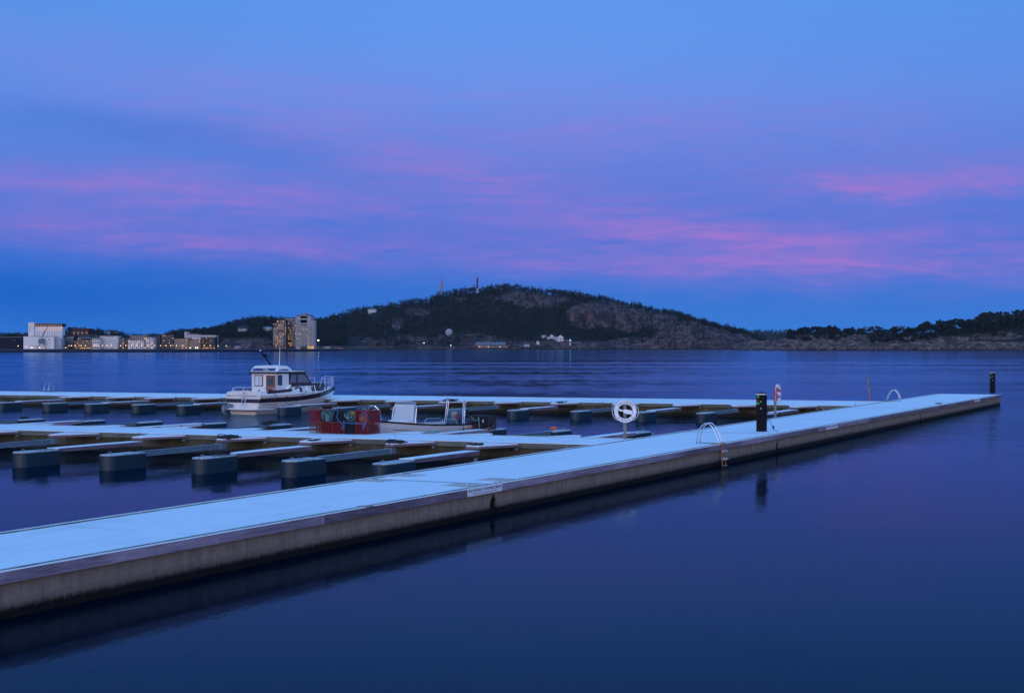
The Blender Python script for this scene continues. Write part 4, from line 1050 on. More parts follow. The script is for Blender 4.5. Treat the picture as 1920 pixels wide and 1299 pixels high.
def boom_finger(L_, strips=False):
    root = empty('mooring_finger', (0, 0, 0), '', 'boom finger'); gusset(root, .88, 1.75, .3)
    x1 = L_-1.0
    MB().box(1.7, x1+.1, -.07, .07, .34, .50).build('boom', 'galv', root)
    MB().box(1.7, x1+.1, -.085, .085, .50, .507).box(1.7, x1+.1, -.085, .085, .333, .34).build('flange', 'galv', root)
    MB().box(1.55, 1.85, -.13, .16, .34, .53).build('hinge', 'galv', root)
    float_part(root, x1+.05)
    if strips:
        for s0 in (x1-2.9, x1-.0-5.3 if x1 > 6.3 else x1-1.4): MB().box(s0, s0+1.2, -.12, -.088, .36, .51).build('fender_strip', 'fender', root)
        MB().box(x1-1.4, x1-.2, -.12, -.088, .36, .51).build('fender_strip', 'fender', root) if False else None
    return root
def solve_base(a, b_, ang, L_, xt, zt=.25):
    """base point on plan line a-b_ such that the float centre of a finger shows at photo column xt"""
    d = Vector((math.sin(ang), math.cos(ang))); k = (xt-960)/F; e = b_-a
    # (a+e t + d L).x = k (...).y
    q = a+d*L_; t = (k*q.y-q.x)/(e.x-k*e.y); return a+e*t
fingers = []
def series(a, b_, toward, L_, items, side_words, group, inset):
    """items: (float-centre column, kind, label, strips)"""
    ang = AW+(PI if toward else 0); protos_ = {}
    for (xt, kd, lab, st) in items:
        key = (kd, st)
        base = solve_base(a, b_, ang, L_-.1, xt)
        d = Vector((math.sin(ang), math.cos(ang)))
        rz = math.atan2(d.y, d.x)
        if key in protos_: o = copy_tree(protos_[key])
        else: o = protos_[key] = (walkway_finger if kd == 'A' else boom_finger)(L_, st)
        place(o, (base.x, base.y, 0), rz, lab, group)
        o['category'] = 'walkway finger' if kd == 'A' else 'mooring boom'
        fingers.append((xt, kd, base, d, rz, L_, toward))
series(mf0, mf1, True, 7.0, [
 (-105, 'B', 'steel boom at lower left whose float lies outside the picture', False), (-265, 'A', 'walkway triangle cut off at the left picture edge, near side of middle pier', False),
 (66, 'A', 'snowy walkway with big float at the left picture edge, near side of middle pier', False),
 (228, 'B', 'bare steel boom with float, second big float from the left picture edge', False),
 (400, 'A', 'snowy walkway whose float carries a dark rope, centre left foreground', False),
 (567, 'B', 'steel boom with two white fender strips, near side of middle pier', True),
 (736, 'A', 'snowy walkway whose float is half hidden by the long near pier', False)], '', 'fingers on the near side of the middle pier', .4)
series(mb0, mb1, False, 8.0, [
 (55, 'B', 'boom with float just right of the left picture edge, back of middle pier', False), (170, 'A', 'purple sided walkway at far left, back of middle pier', False), (277, 'B', 'low boom and float left of the white striped walkway', False),
 (398, 'A', 'walkway with two white fender strips, back of middle pier', True), (520, 'B', 'low boom with dark rope on its float, below the cabin boat', False), (640, 'A', 'walkway hidden behind the stacked crab pots', False),
 (780, 'B', 'boom behind the hull of the open boat', False), (924, 'A', 'brown walkway with single black pot on its float', False), (1047, 'B', 'low boom with an orange lump on its float', False), (1196, 'A', 'snowy walkway behind the post of the white lifebuoy', False)],
 '', 'fingers on the back side of the middle pier', .4)
series(ff0, ff1, True, 6.6, [
 (16, 'A', 'far pier walkway with its float at the left picture edge', True), (102, 'B', 'far pier boom, first whole float from the left', False), (180, 'A', 'far pier walkway, second whole float from the left', False),
 (268, 'B', 'far pier boom, third whole float from the left', False), (353, 'A', 'far pier walkway ending just left of the cabin boat', False),
 (541, 'A', 'far pier walkway whose float lies against the cabin boat side', False), (644, 'B', 'far pier boom with float just above the crab pots', False), (752, 'A', 'far pier walkway behind the open boat console', False),
 (856, 'B', 'far pier boom with float behind the outboard motor', False), (970, 'A', 'far pier walkway with float right of the single black pot', False), (1088, 'B', 'far pier boom with float left of the white lifebuoy', False),
 (1210, 'A', 'far pier walkway with float just right of the white lifebuoy', False), (1323, 'B', 'far pier boom with float above the near ladder', False), (1440, 'A', 'far pier walkway with float behind the dark power post', False)],
 '', 'fingers of the far pier', .4)

# ------------------------------------------------------------------ cabin boat
def rail(mb, pts, r=.014): mb.tube(pts, r, 6)
def cabin_boat():
    c0 = on(486, 778, 0); hd = math.radians(33)   # starboard stern corner at the waterline
    fwd = Vector((math.sin(hd), math.cos(hd), 0)); left = Vector((-math.cos(hd), math.sin(hd), 0))
    o = c0+left*1.22; o.z = 0
    root = empty('cabin_boat', o, 'white cabin cruiser with dark stripe and brown trim moored at the far pier', 'motor boat', None, math.atan2(fwd.y, fwd.x))
    ST = [(0, 1.0), (1.5, 1.04), (3.0, 1.04), (4.3, .95), (5.4, .75), (6.3, .50), (7.0, .25), (7.55, .03)]
    BM = 1.34
    def zsheer(x): return interp(x, [(0, 1.12), (2, 1.12), (4, 1.16), (6, 1.24), (7.7, 1.42)])
    def zs1(x): return interp(x, [(0, .68), (3, .72), (5, .84), (6.5, 1.02), (7.7, 1.20)])
    def zs2(x): return zs1(x)+.22
    def keel(x): return interp(x, [(0, -.4), (5, -.42), (6.2, -.2), (6.9, .25), (7.4, .85), (7.7, 1.15)])
    def hb(x, z):
        f = interp(x, ST); k = keel(x); zs = zsheer(x)
        q = max(0, min(1, (z-k)/(zs-k)))
        return BM*f*(q**.42 if x > 4.8 else q**lerp(.22, .42, x/4.8))*(.90+.10*q)
    xs_ = [0, .8, 1.6, 2.4, 3.2, 4.0, 4.8, 5.4, 6.0, 6.5, 6.95, 7.3, 7.55, 7.68]
    secs = []
    for x in xs_:
        k = keel(x); zl = [k, k+(0-k)*.5 if k < 0 else lerp(k, zsheer(x), .1), lerp(k, zs1(x), .5), lerp(k, zs1(x), .75), zs1(x), zs2(x), zsheer(x)]
        zl = sorted(zl); st = [(x, hb(x, z), z) for z in zl]; pt = [(x, -hb(x, z), z) for z in zl]
        secs.append(pt[::-1]+st)
    MB().loft(secs, cap=True, close=True).build('hull', 'hull_white', root, smooth=30)
    for s_ in (-1, 1):
        sp = MB(); rows = []
        for x in xs_:
            rows.append([(x, s_*(hb(x, z)+e), z) for z, e in ((zs1(x), .0), (zs1(x), .014), (zs2(x), .014), (zs2(x), .0))])
        sp.loft(rows); sp.build('hull_stripe', 'navy', root)
        rb = MB(); rb.tube([(x, s_*(hb(x, zs2(x))+.02), zs2(x)+.03) for x in xs_], .022, 6); rb.build('rub_rail', 'black', root)
    MB().box(-.015, .01, -hb(0, .8), hb(0, .8), zs1(0), zs2(0)).build('transom_stripe', 'navy', root)
    # aft deck coaming above the sheer, open cockpit
    co_ = MB()
    for s_ in (-1, 1):
        co_.loft([[(x, s_*(hb(x, 1.1)-.02), 1.10), (x, s_*(hb(x, 1.1)-.10), h), (x, s_*(hb(x, 1.1)-.34), h), (x, s_*(hb(x, 1.1)-.34), 1.0)] for x, h in ((.0, 1.30), (.5, 1.36), (1.6, 1.34), (2.6, 1.38), (3.2, 1.45))])
    co_.box(.0, .35, -1.0, 1.0, 1.05, 1.33)
    co_.build('coaming', 'boat_white', root)
    MB().box(.3, 1.95, -.95, .95, 1.0, 1.06).build('cockpit_floor', 'boat_white', root)
    # forward trunk cabin
    def tr(x, z):  # half width of the trunk side
        return min(hb(x, 1.1)-.06, 1.22)*interp(z, [(1.1, 1), (1.7, .90)])
    tx = [(2.4, 1.42), (2.7, 1.68), (4, 1.70), (5.2, 1.70), (5.9, 1.66), (6.35, 1.45), (6.55, 1.22)]
    t_ = MB(); t_.loft([[(x, -tr(x, 1.15), 1.15), (x, -tr(x, h), h), (x, -tr(x, h)*.5, h+.06), (x, tr(x, h)*.5, h+.06), (x, tr(x, h), h), (x, tr(x, 1.15), 1.15)] for x, h in tx])
    t_.build('trunk_cabin', 'boat_white', root, smooth=30)
    MB().loft([[(x, -hb(x, 1.2)+.03, zsheer(x)-.02), (x, hb(x, 1.2)-.03, zsheer(x)-.02), (x, hb(x, 1.2)-.1, zsheer(x)+.06), (x, -hb(x, 1.2)+.1, zsheer(x)+.06)] for x in (5.0, 6.0, 6.6, 7.1, 7.5)]).build('foredeck', 'boat_white', root)
    for s_ in (-1, 1):
        bn = MB(); pth = [(.55, 1.36, 1.15), (1.9, 1.42, 1.18), (2.5, 1.46, 1.16), (2.75, 1.72, 1.12), (4, 1.745, 1.11), (5.3, 1.735, 1.02), (6.0, 1.68, .86), (6.45, 1.40, .62)]
        bn.loft([[(x, s_*(tr(x, z) if x > 2.6 else hb(x, 1.1)-.05), z-.15), (x, s_*((tr(x, z) if x > 2.6 else hb(x, 1.1)-.05)+.03), z-.15), (x, s_*((tr(x, z) if x > 2.6 else hb(x, 1.1)-.05)+.03), z+.01), (x, s_*(tr(x, z) if x > 2.6 else hb(x, 1.1)-.05), z+.01)] for x, z, _ in pth])
        bn.build('brown_moulding', 'dark_trim', root)
        for (xa, xb, za, zb) in ((2.95, 3.55, 1.25, 1.55), (4.45, 6.0, 1.25, 1.58)):
            pn = []
            nseg = 5
            pn_ = MB(); pn_.loft([[(x, s_*(tr(x, z)-.01), z) for z in (za+(.03 if i in (0, nseg) else 0), zb-(.06 if i in (0, nseg) else 0))]+[(x, s_*(tr(x, z)+.022), z) for z in (zb-(.06 if i in (0, nseg) else 0), za+(.03 if i in (0, nseg) else 0))] for i, x in enumerate([lerp(xa, xb, q/nseg) for q in range(nseg+1)])])
            w_ = pn_.build('cabin_window', 'dark_trim', root)
            MB().loft([[(x, s_*(tr(x, z)+.020), z) for z in (za+.07, zb-.08)]+[(x, s_*(tr(x, z)+.028), z) for z in (zb-.08, za+.07)] for x in (xa+.07, xb-.10)]).build('pane', 'glass', w_)
    # wheelhouse
    ww_ = .95; zr = 2.36; z0 = 1.3
    rake = .12
    wh = MB()
    # aft bulkhead pieces around window and door (starboard is -y)
    def panel(mb, xa, y0, y1, za, zb): mb.box(xa, xa+.05, min(y0, y1), max(y0, y1), za, zb)
    ax = 1.95
    panel(wh, ax, .95, -.20, 1.05, 1.62); panel(wh, ax, .95, .74, 1.62, 2.26); panel(wh, ax, .06, -.20, 1.62, 2.26); panel(wh, ax, .95, -.95, 2.26, 2.40); panel(wh, ax, -.88, -.95, 1.05, 2.26)
    for s_ in (-1, 1):
        y = s_*ww_
        wh.box(ax, 3.15, min(y, y-s_*.05), max(y, y-s_*.05), 1.3, 1.66)
        wh.box(ax, 2.06, min(y, y-s_*.05), max(y, y-s_*.05), 1.66, 2.40); wh.box(2.44, 2.98, min(y, y-s_*.05), max(y, y-s_*.05), 1.66, 2.40)
        wh.box(2.06, 2.44, min(y, y-s_*.05), max(y, y-s_*.05), 2.28, 2.40)
    wh.build('wheelhouse', 'boat_white', root)
    fw = MB().box(ax-.02, ax+.03, .06, .74, 1.60, 2.28).build('aft_window', 'dark_trim', root)
    MB().box(ax-.03, ax-.021, .11, .69, 1.65, 2.23).build('curtain', 'curtain', fw)
    dr = MB().box(ax-.04, ax+.02, -.88, -.20, 1.05, 1.66).box(ax-.04, ax+.02, -.88, -.76, 1.66, 2.24).box(ax-.04, ax+.02, -.32, -.20, 1.66, 2.24).box(ax-.04, ax+.02, -.76, -.32, 2.14, 2.24).build('door', 'teak', root)
    MB().box(ax-.03, ax-.01, -.76, -.32, 1.66, 2.14).build('pane', 'glass', dr)
    for s_ in (-1, 1):
        y = s_*(ww_+.005)
        f_ = MB().box(2.06, 2.44, min(y, y-s_*.03), max(y, y-s_*.03), 1.66, 2.28).build('side_window', 'dark_trim', root)
        MB().box(2.10, 2.40, min(y, y+s_*.006), max(y, y+s_*.006), 1.71, 2.24).build('pane', 'glass', f_)
        # long windshield side: frame as a ring, raked forward edge
        P1 = [(2.98, 1.72), (4.95, 1.72), (4.35, 2.36), (3.08, 2.36)]; P2 = [(3.08, 1.79), (4.78, 1.79), (4.30, 2.29), (3.17, 2.29)]
        fr = MB()
        for i in range(4):
            j = (i+1) % 4
            fr.loft([[(P1[i][0], y, P1[i][1]), (P2[i][0], y, P2[i][1]), (P2[i][0], y-s_*.05, P2[i][1]), (P1[i][0], y-s_*.05, P1[i][1])], [(P1[j][0], y, P1[j][1]), (P2[j][0], y, P2[j][1]), (P2[j][0], y-s_*.05, P2[j][1]), (P1[j][0], y-s_*.05, P1[j][1])]])
        fr.box(3.60, 3.70, min(y+s_*.002, y-s_*.048), max(y+s_*.002, y-s_*.048), 1.79, 2.29)
        fo = fr.build('windshield_frame', 'dark_trim', root)
        MB().loft([[(p[0], yy, p[1]) for p in P2] for yy in (y-s_*.02, y-s_*.03)]).build('pane', 'glass_reflect', fo)
    # front windshield
    MB().loft([[(4.92, -.9, 1.72), (4.98, -.9, 1.72), (4.98, .9, 1.72), (4.92, .9, 1.72)], [(4.30, -.9, 2.34), (4.36, -.9, 2.34), (4.36, .9, 2.34), (4.30, .9, 2.34)]]).build('windshield', 'glass', root)
    # roof: brown edge, pale top
    MB().prism([(1.80, -1.03), (4.35, -1.03), (4.6, -.8), (4.6, .8), (4.35, 1.03), (1.80, 1.03)], 2.36, 2.47).build('roof_edge', 'dark_trim', root, bevel=.03)
    MB().prism([(1.88, -.96), (4.3, -.96), (4.5, -.76), (4.5, .76), (4.3, .96), (1.88, .96)], 2.47, 2.50).build('roof_top', 'snow', root)
    # white roof arch on four legs
    ar = MB()
    for s_ in (-1, 1):
        ar.loft([[(x, s_*y, z) for y, z in ((.98, z0_), (1.02, z0_), (.94, z1_), (.88, z1_))] for x, z0_, z1_ in ((1.92, 2.46, 2.58), (2.12, 2.60, 2.78), (2.5, 2.64, 2.80), (2.85, 2.62, 2.80), (3.05, 2.46, 2.72), (3.35, 2.44, 2.50))])
    ar.loft([[(x, -.95, 2.68), (x, .95, 2.68), (x, .90, zt_), (x, 0, zt_+.04), (x, -.90, zt_)] for x, zt_ in ((2.05, 2.74), (2.2, 2.82), (2.9, 2.82), (3.05, 2.74))])
    ar.build('roof_arch', 'boat_white', root, bevel=.012)
    ra = MB(); ra.tube([(3.3, -.85, 2.5), (3.4, -.85, 2.60), (4.4, -.75, 2.58), (4.55, -.6, 2.5)], .018, 6); ra.tube([(3.3, .85, 2.5), (3.4, .85, 2.60), (4.4, .75, 2.58), (4.55, .6, 2.5)], .018, 6); ra.build('roof_rail', 'dark_trim', root)
    ma = MB(); ma.tube([(2.6, .0, 2.8), (2.05, .35, 3.70)], .05, 8, r2=.035); ma.box(2.1, 2.6, .10, .22, 3.36, 3.40); ma.box(2.15, 2.35, .12, .3, 3.38, 3.52); ma.build('mast', 'black', root)
    MB().ball((2.04, .36, 3.74), .05, 8, 6).build('mast_light', 'boat_white', root)
    MB().tube([(3.0, -.2, 2.8), (3.05, -.2, 3.95)], .022, 6, r2=.010).build('antenna', 'boat_white', root)
    MB().tube([(3.15, -.3, 2.8), (3.15, -.3, 3.35)], .010, 6).build('thin_antenna', 'black', root)
    # swim platform, ladder, rails
    MB().prism([(-.45, -1.15), (.0, -1.30), (1.0, -1.36), (1.0, -1.30), (.0, -1.2), (.0, 1.2), (.0, 1.28), (-.45, 1.1)], .27, .33).build('swim_platform', 'boat_white', root, bevel=.01)
    MB().box(-.44, .0, -1.14, 1.09, .235, .27).build('platform_edge', 'dark_trim', root)
    la = MB()
    for y in (-.02, -.30): la.tube([(-.30, y, .30), (-.06, y, 1.0), (-.02, y, 1.42), (.10, y, 1.50)], .018, 6)
    for z in (.58, .82, 1.05, 1.25): la.tube([(-.20+.2*(z-.5), -.02, z), (-.20+.2*(z-.5), -.30, z)], .018, 6)
    la.build('stern_ladder', 'steel', root)
    hr = MB()
    rail(hr, [(.15, -.95, 1.33), (.15, -.95, 1.52), (.5, -1.16, 1.55), (1.9, -1.2, 1.55), (2.2, -1.18, 1.45)]); 
    for x in (.5, 1.2, 1.9): rail(hr, [(x, -1.17, 1.36), (x, -1.17, 1.55)])
    rail(hr, [(.15, .95, 1.33), (.15, .95, 1.52), (.5, 1.16, 1.55), (1.9, 1.2, 1.55), (2.2, 1.18, 1.45)])
    for x in (.5, 1.2, 1.9): rail(hr, [(x, 1.17, 1.36), (x, 1.17, 1.55)])
    rail(hr, [(.15, .95, 1.52), (.1, .5, 1.55), (.1, -.5, 1.55), (.15, -.95, 1.52)])
    hr.build('stern_rail', 'rail_steel', root)
    br = MB()
    for s_ in (-1, 1):
        rail(br, [(5.3, s_*.95, 1.45), (5.45, s_*.95, 1.95), (6.3, s_*.72, 2.02), (6.55, s_*.58, 2.05), (6.6, s_*.56, 1.35)])
        rail(br, [(6.85, s_*.42, 1.42), (6.98, s_*.38, 2.0), (7.2, s_*.28, 2.14), (7.45, s_*.12, 2.12), (7.55, s_*.06, 1.45)])
        rail(br, [(5.95, s_*.82, 1.3), (5.95, s_*.82, 1.99)]); rail(br, [(6.3, s_*.72, 1.35), (6.3, s_*.72, 2.02)]); rail(br, [(7.15, s_*.30, 1.42), (7.15, s_*.30, 2.12)]); rail(br, [(5.4, s_*.95, 1.72), (6.6, s_*.56, 1.74), (7.5, s_*.10, 1.80)], .010)
    br.build('bow_rail', 'rail_steel', root)
    sr = MB()
    for x in (3.15, 3.9, 4.6): rail(sr, [(x, -1.30, 1.13), (x, -1.27, 1.50), (x+.2, -1.22, 1.62), (x+.25, -1.18, 1.68)] if x < 3.5 else [(x, -1.30, 1.14), (x, -1.17, 1.62)], .013)
    sr.build('grab_rail', 'rail_steel', root)
    # outdrive at the stern, cleats, fenders
    od = MB(); od.tube([(-.1, .75, .5), (-.6, .75, .45), (-.8, .75, .15), (-.55, .75, -.1)], .09, 8); od.tube([(-.1, .9, .6), (-.5, .95, .62), (-.78, .9, .35)], .03, 6); od.ball((-.72, .75, .30), .16, 10, 6, (1, .6, 1.3)); od.build('outdrive', 'galv', root, smooth=True)
    MB().ball((.12, -.45, 1.1), .06, 8, 6, (.3, 1, 1)).build('stern_vent', 'black', root)
    MB().ball((-.02, .9, 1.12), .05, 8, 6).build('stern_light', 'buoy_white', root)
    cl = MB(); 
    for (x, y, z) in ((.25, -.95, 1.38), (.9, -1.2, 1.38), (3.9, -1.26, 1.20)): cl.box(x-.1, x+.1, y-.02, y+.02, z+.03, z+.06); cl.box(x-.02, x+.02, y-.015, y+.015, z-.02, z+.04)
    cl.build('cleat', 'black', root)
    s_ = hb(1.0, .56)
    d_ = Vector((1, 0, 0)); mw = Matrix.Translation((.22, -hb(.6, .56)-.012, .50)) @ Matrix.Rotation(math.atan2(-(hb(1.6, .56)-hb(.2, .56)), 1.4), 4, 'Z') @ Matrix.Rotation(PI/2, 4, 'X')
    text_mesh('hull_lettering', 'WESTFJORD 26', .19, 'ink', root, mw, sx=.92)
    MB().box(2.0, 2.2, -hb(2.1, 1.0)-.01, -hb(2.1, 1.0)+.02, .98, 1.04).build('hull_badge', 'ink_red', root)
    return root, fwd, left, o
boat, bf, bl_, bo = cabin_boat()
for ch_ in boat.children:
    if ch_.name.split('.')[0] in ('wheelhouse', 'aft_window', 'door', 'side_window', 'windshield_frame', 'windshield', 'roof_edge', 'roof_top', 'roof_arch', 'roof_rail', 'mast', 'mast_light', 'antenna', 'thin_antenna'):
        ch_.location.x -= .30
        if ch_.name.split('.')[0] not in ('mast', 'mast_light', 'antenna', 'thin_antenna'): pass
boat.scale = (1.065, 1.0, 0.975)
def bw(x, y, z): return bo+bf*x+bl_*y+Vector((0, 0, z))

# ------------------------------------------------------------------ open boat with console
def open_boat():
    bow = Vector((X(690, 60.6), 60.6, 0)); st = Vector((X(867, 66.4), 66.4, 0)); L_ = (bow-st).length
    f = (bow-st).normalized()
    root = empty('open_boat', st, 'open white motor boat with windscreen console and outboard behind the middle pier', 'motor boat', None, math.atan2(f.y, f.x))
    # local x forward from stern; camera sees the port side (+y)
    xs_ = [0, 1, 2, 3, 4, 5, 6, 6.6, 7.0]; xs_ = [x*L_/7.0 for x in xs_]; k_ = L_/7.0
    def half(x): return interp(x/k_, [(0, .95), (2, 1.05), (4, 1.0), (5.5, .75), (6.5, .35), (7, .06)])
    def zg(x): return interp(x/k_, [(0, .74), (2, .76), (4, .84), (5.5, .94), (7, 1.10)])
    secs = []
    for x in xs_:
        h = half(x); g = zg(x); k = interp(x/k_, [(0, -.25), (5.5, -.25), (6.5, .1), (7, .6)])
        o_ = [(k, 0), (lerp(k, g, .3), .72), (lerp(k, g, .62), .90), (g, 1.0)]
        rimi = h-.10 if h > .2 else h*.5
        out = [(x, h*q, z) for z, q in o_]+[(x, rimi, g), (x, rimi*.9, max(.22, k+.1))]
        secs.append([(p[0], -p[1], p[2]) for p in reversed(out[1:])]+out)
    MB().loft(secs).build('hull', 'hull_white', root, smooth=30)
    for s_ in (-1, 1):
        MB().tube([(x, s_*(half(x)+.01), zg(x)-.02) for x in xs_], .035, 6).build('rub_rail', 'black', root)
        for q in (.45, .70): MB().tube([(x, s_*(half(x)*lerp(.80, .96, q)+.01), lerp(0, zg(x), q)) for x in xs_[:-2]], .012, 4).build('hull_groove', 'band_dark', root)
    # console and framed windscreen
    cx = 4.55*k_
    MB().loft([[(cx-.35, -.45, .3), (cx+.35, -.45, .3), (cx+.35, .45, .3), (cx-.35, .45, .3)], [(cx-.3, -.45, 1.05), (cx+.4, -.45, 1.0), (cx+.4, .45, 1.0), (cx-.3, .45, 1.05)]]).build('console', 'boat_white', root, bevel=.03)
    a = MB().loft([[(cx-.05, -.50, .95), (cx+.02, -.50, .95), (cx+.02, .50, .95), (cx-.05, .50, .95)], [(cx-.22, -.44, 1.62), (cx-.15, -.44, 1.62), (cx-.15, .44, 1.62), (cx-.22, .44, 1.62)]]); a.build('windscreen', 'acrylic', root)
    fr = MB(); fr.tube([(cx+.0, -.56, .8), (cx-.14, -.54, 1.45), (cx-.2, -.44, 1.68), (cx-.2, .44, 1.68), (cx-.14, .54, 1.45), (cx+.0, .56, .8)], .028, 8); fr.build('windscreen_frame', 'steel', root)
    MB().box(cx-1.2, cx-.6, -.5, .5, .3, .78).build('seat', 'boat_white', root, bevel=.03)
    for x0, h, pr in ((2.05, .30, .85), (.25, .26, .9)):
        r_ = MB(); r_.tube([(x0*k_, half(x0)-.05, zg(x0)), (x0*k_+.06, half(x0)-.05, zg(x0)+h*.6), (x0*k_+.25, half(x0)-.05, zg(x0)+h*.7), (x0*k_+1.1, half(x0)-.05, zg(x0)+h*.7), (x0*k_+1.25, half(x0)-.05, zg(x0))], .016, 6)
        r_.tube([(x0*k_, -half(x0)+.05, zg(x0)), (x0*k_+.06, -half(x0)+.05, zg(x0)+h*.6), (x0*k_+1.1, -half(x0)+.05, zg(x0)+h*.7), (x0*k_+1.25, -half(x0)+.05, zg(x0))], .016, 6)
        r_.build('side_rail', 'steel', root)
    bw_ = MB(); bw_.tube([(6.5*k_, .32, .95), (6.62*k_, .28, 1.45), (6.7*k_, .12, 1.62), (6.7*k_, -.12, 1.62), (6.62*k_, -.28, 1.45), (6.5*k_, -.32, .95)], .022, 6); bw_.build('bow_rail', 'steel', root)
    # two slanted rod-holder goal posts near the stern
    for x0, y0 in ((.95, .68), (.30, -.60)):
        rp = MB()
        for dx in (0, .13): rp.tube([(x0+dx, y0, .7), (x0+dx-.14, y0*.94, 1.66)], .020, 8)
        rp.tube([(x0-.14, y0*.94, 1.66), (x0-.01, y0*.94, 1.66)], .020, 8); pp_ = rp.build('rod_post', 'steel', root)
        MB().tube([(x0-.03, y0*.98, 1.0), (x0-.07, y0*.97, 1.28)], .038, 8).build('post_sleeve', 'boat_white', pp_)
    # outboard
    m = MB(); m.loft([[(-.1+dx, y*w_, z) for dx, y in ((-.32, -.12), (.28, -.17), (.38, 0), (.28, .17), (-.32, .12))] for z, w_ in ((.72, .8), (.80, 1.15), (1.05, 1.25), (1.22, 1.05), (1.30, .6))])
    mo = m.build('outboard_motor', 'motor', root, smooth=50); mo.location.x = .55; mo.scale = (1.15, 1.15, 1.0)
    MB().box(-.05, .15, -.08, .08, -.3, .75).build('motor_leg', 'motor', mo)
    MB().box(.05, .30, .19, .21, .85, 1.1).build('motor_flash', 'motor_red', mo)
    mw = Matrix.Translation((1.35*k_, half(.6*k_)*.985+.03, .44)) @ Matrix.Rotation(PI, 4, 'Z') @ Matrix.Rotation(-.02, 4, 'Z') @ Matrix.Rotation(PI/2, 4, 'X')
    text_mesh('hull_lettering', 'ASKELADDEN', .17, 'ink_red', root, mw, shear=.2)
    MB().box(.2*k_, 1.4*k_, half(.6)*.98-.01, half(.6)*.98+.025, .40, .415).build('lettering_line', 'ink_red', root)
    for px in (3.4, .95):
        pass
    return root, st, f
ob, obst, obf = open_boat()
_f = MB(); 
fe = empty('fender', obst+obf*1.7+Vector((-obf.y, obf.x, 0))*(1.12)+Vector((0, 0, .0)), 'white fender with black cap hanging on the open boat side', 'fender')
# keep it on the side facing the pier
_n = Vector((-obf.y, obf.x, 0)); 
if (_n.y > 0): _n = -_n
fe.location = obst+obf*1.75+_n*1.16; fe.matrix_basis = Matrix.Translation(fe.location)
MB().tube([(0, 0, .12), (0, 0, .16), (0, 0, .42), (0, 0, .46)], .085, 10).build('body', 'fender', fe); MB().tube([(0, 0, .46), (0, 0, .60)], .075, 8, r2=.02).build('cap', 'black', fe); MB().tube([(0, 0, .58), (0, 0, .74), _n*-.12+Vector((0, 0, .80))], .008, 5).build('cord', 'rope_dark', fe)

# ------------------------------------------------------------------ crab pots
def coil(mb, c, r, n, th, rs, sq=(1, .5, 1)):
    q = random.Random(rs)
    for k in range(n):
        R_ = r*q.uniform(.45, 1); ax = Vector((q.uniform(-.5, .5), q.uniform(-1, 1)*1.2, q.uniform(-.5, .5))).normalized()
        a = ax.orthogonal().normalized(); b_ = ax.cross(a); cc = Vector(c)+Vector((q.uniform(-.35, .35)*r, q.uniform(-.4, .4)*r, q.uniform(-.35, .35)*r))
        mb.tube([cc+(a*math.cos(t)+b_*math.sin(t))*R_*q.uniform(.92, 1.08) for t in [2*PI*i/12 for i in range(12)]], th, 4, closed=True)
def pot(kind, fill, rs):
    """wire-framed cube pot with net sides and a funnel entrance"""
    s = .25; frame = {'red': 'pot_red', 'black': 'pot_black', 'rust': 'pot_rust'}[kind]
    root = empty('crab_pot', (0, 0, 0), '', 'crab pot')
    f = MB()
    for z in (.012, 2*s-.012):
        f.tube([(-s, -s, z), (s, -s, z), (s, s, z), (-s, s, z)], .013, 6, closed=True)
    for x in (-s, s):
        for y in (-s, s): f.tube([(x, y, .012), (x, y, 2*s-.012)], .013, 6)
    f.build('frame', frame, root)
    n = MB(); st = 11 if kind != 'rust' else 7; th = .0044
    for i in range(1, st):
        q = -s+2*s*i/st
        for (a, b_) in (((q, -s, 0), (q, -s, 2*s)), ((q, s, 0), (q, s, 2*s)), ((-s, q, 0), (-s, q, 2*s)), ((s, q, 0), (s, q, 2*s)), ((-s, -s, q+s), (s, -s, q+s)), ((-s, s, q+s), (s, s, q+s)), ((-s, -s, q+s), (-s, s, q+s)), ((s, -s, q+s), (s, s, q+s)), ((q, -s, 2*s), (q, s, 2*s)), ((-s, q, 2*s), (s, q, 2*s))):
            n.tube([a, b_], th, 4)
    n.build('netting', frame, root)
    e = MB()
    for r_, y in ((.13, -s+.005), (.07, -s+.13)): e.tube([(r_*math.cos(t), y, s+r_*math.sin(t)) for t in [2*PI*i/14 for i in range(14)]], .008, 5, closed=True)
    for i in range(10):
        t = 2*PI*i/10; e.tube([(.13*math.cos(t), -s+.005, s+.13*math.sin(t)), (.07*math.cos(t), -s+.13, s+.07*math.sin(t))], .004, 4)
    e.build('funnel', frame, root)
    e = MB(); e.ball((s-.03, 0, s), .15, 12, 8, (.25, 1, 1)); e.build('side_funnel', 'pot_black', root)
    if fill == 'rope':
        c = MB(); coil(c, (0, -.06, .24), .21, 30, .013, rs); c.build('rope_coil', 'rope_teal', root)
        c = MB(); coil(c, (.03, -.13, .17), .13, 9, .010, rs+1); c.build('rope_coil', 'rope_white', root)
    if fill == 'yellow':
        c = MB(); coil(c, (-.04, -.08, .22), .20, 28, .013, rs); c.build('rope_coil', 'rope_teal', root)
        MB().ball((.08, -.14, .36), .105, 16, 10).build('yellow_float', 'float_yellow', root, smooth=True)
    if fill == 'pink':
        c = MB(); coil(c, (0, -.06, .18), .18, 18, .011, rs); c.build('rope_coil', 'rope_pink', root)
        c = MB(); coil(c, (0, -.02, .33), .14, 12, .011, rs+1); c.build('rope_coil', 'rope_blue', root)
    if fill == 'dark':
        c = MB(); coil(c, (0, 0, .22), .21, 34, .013, rs); c.build('rope_coil', 'rope_dark', root)
    return root
pdir = (mb1-mb0).normalized(); pn = Vector((-pdir.y, pdir.x)); prz = math.atan2(pdir.y, pdir.x)
p0 = V2(on(580, 814.0, DECK)); p1_ = V2(on(684.5, 817.0, DECK)); sp = (p1_-p0).length/5
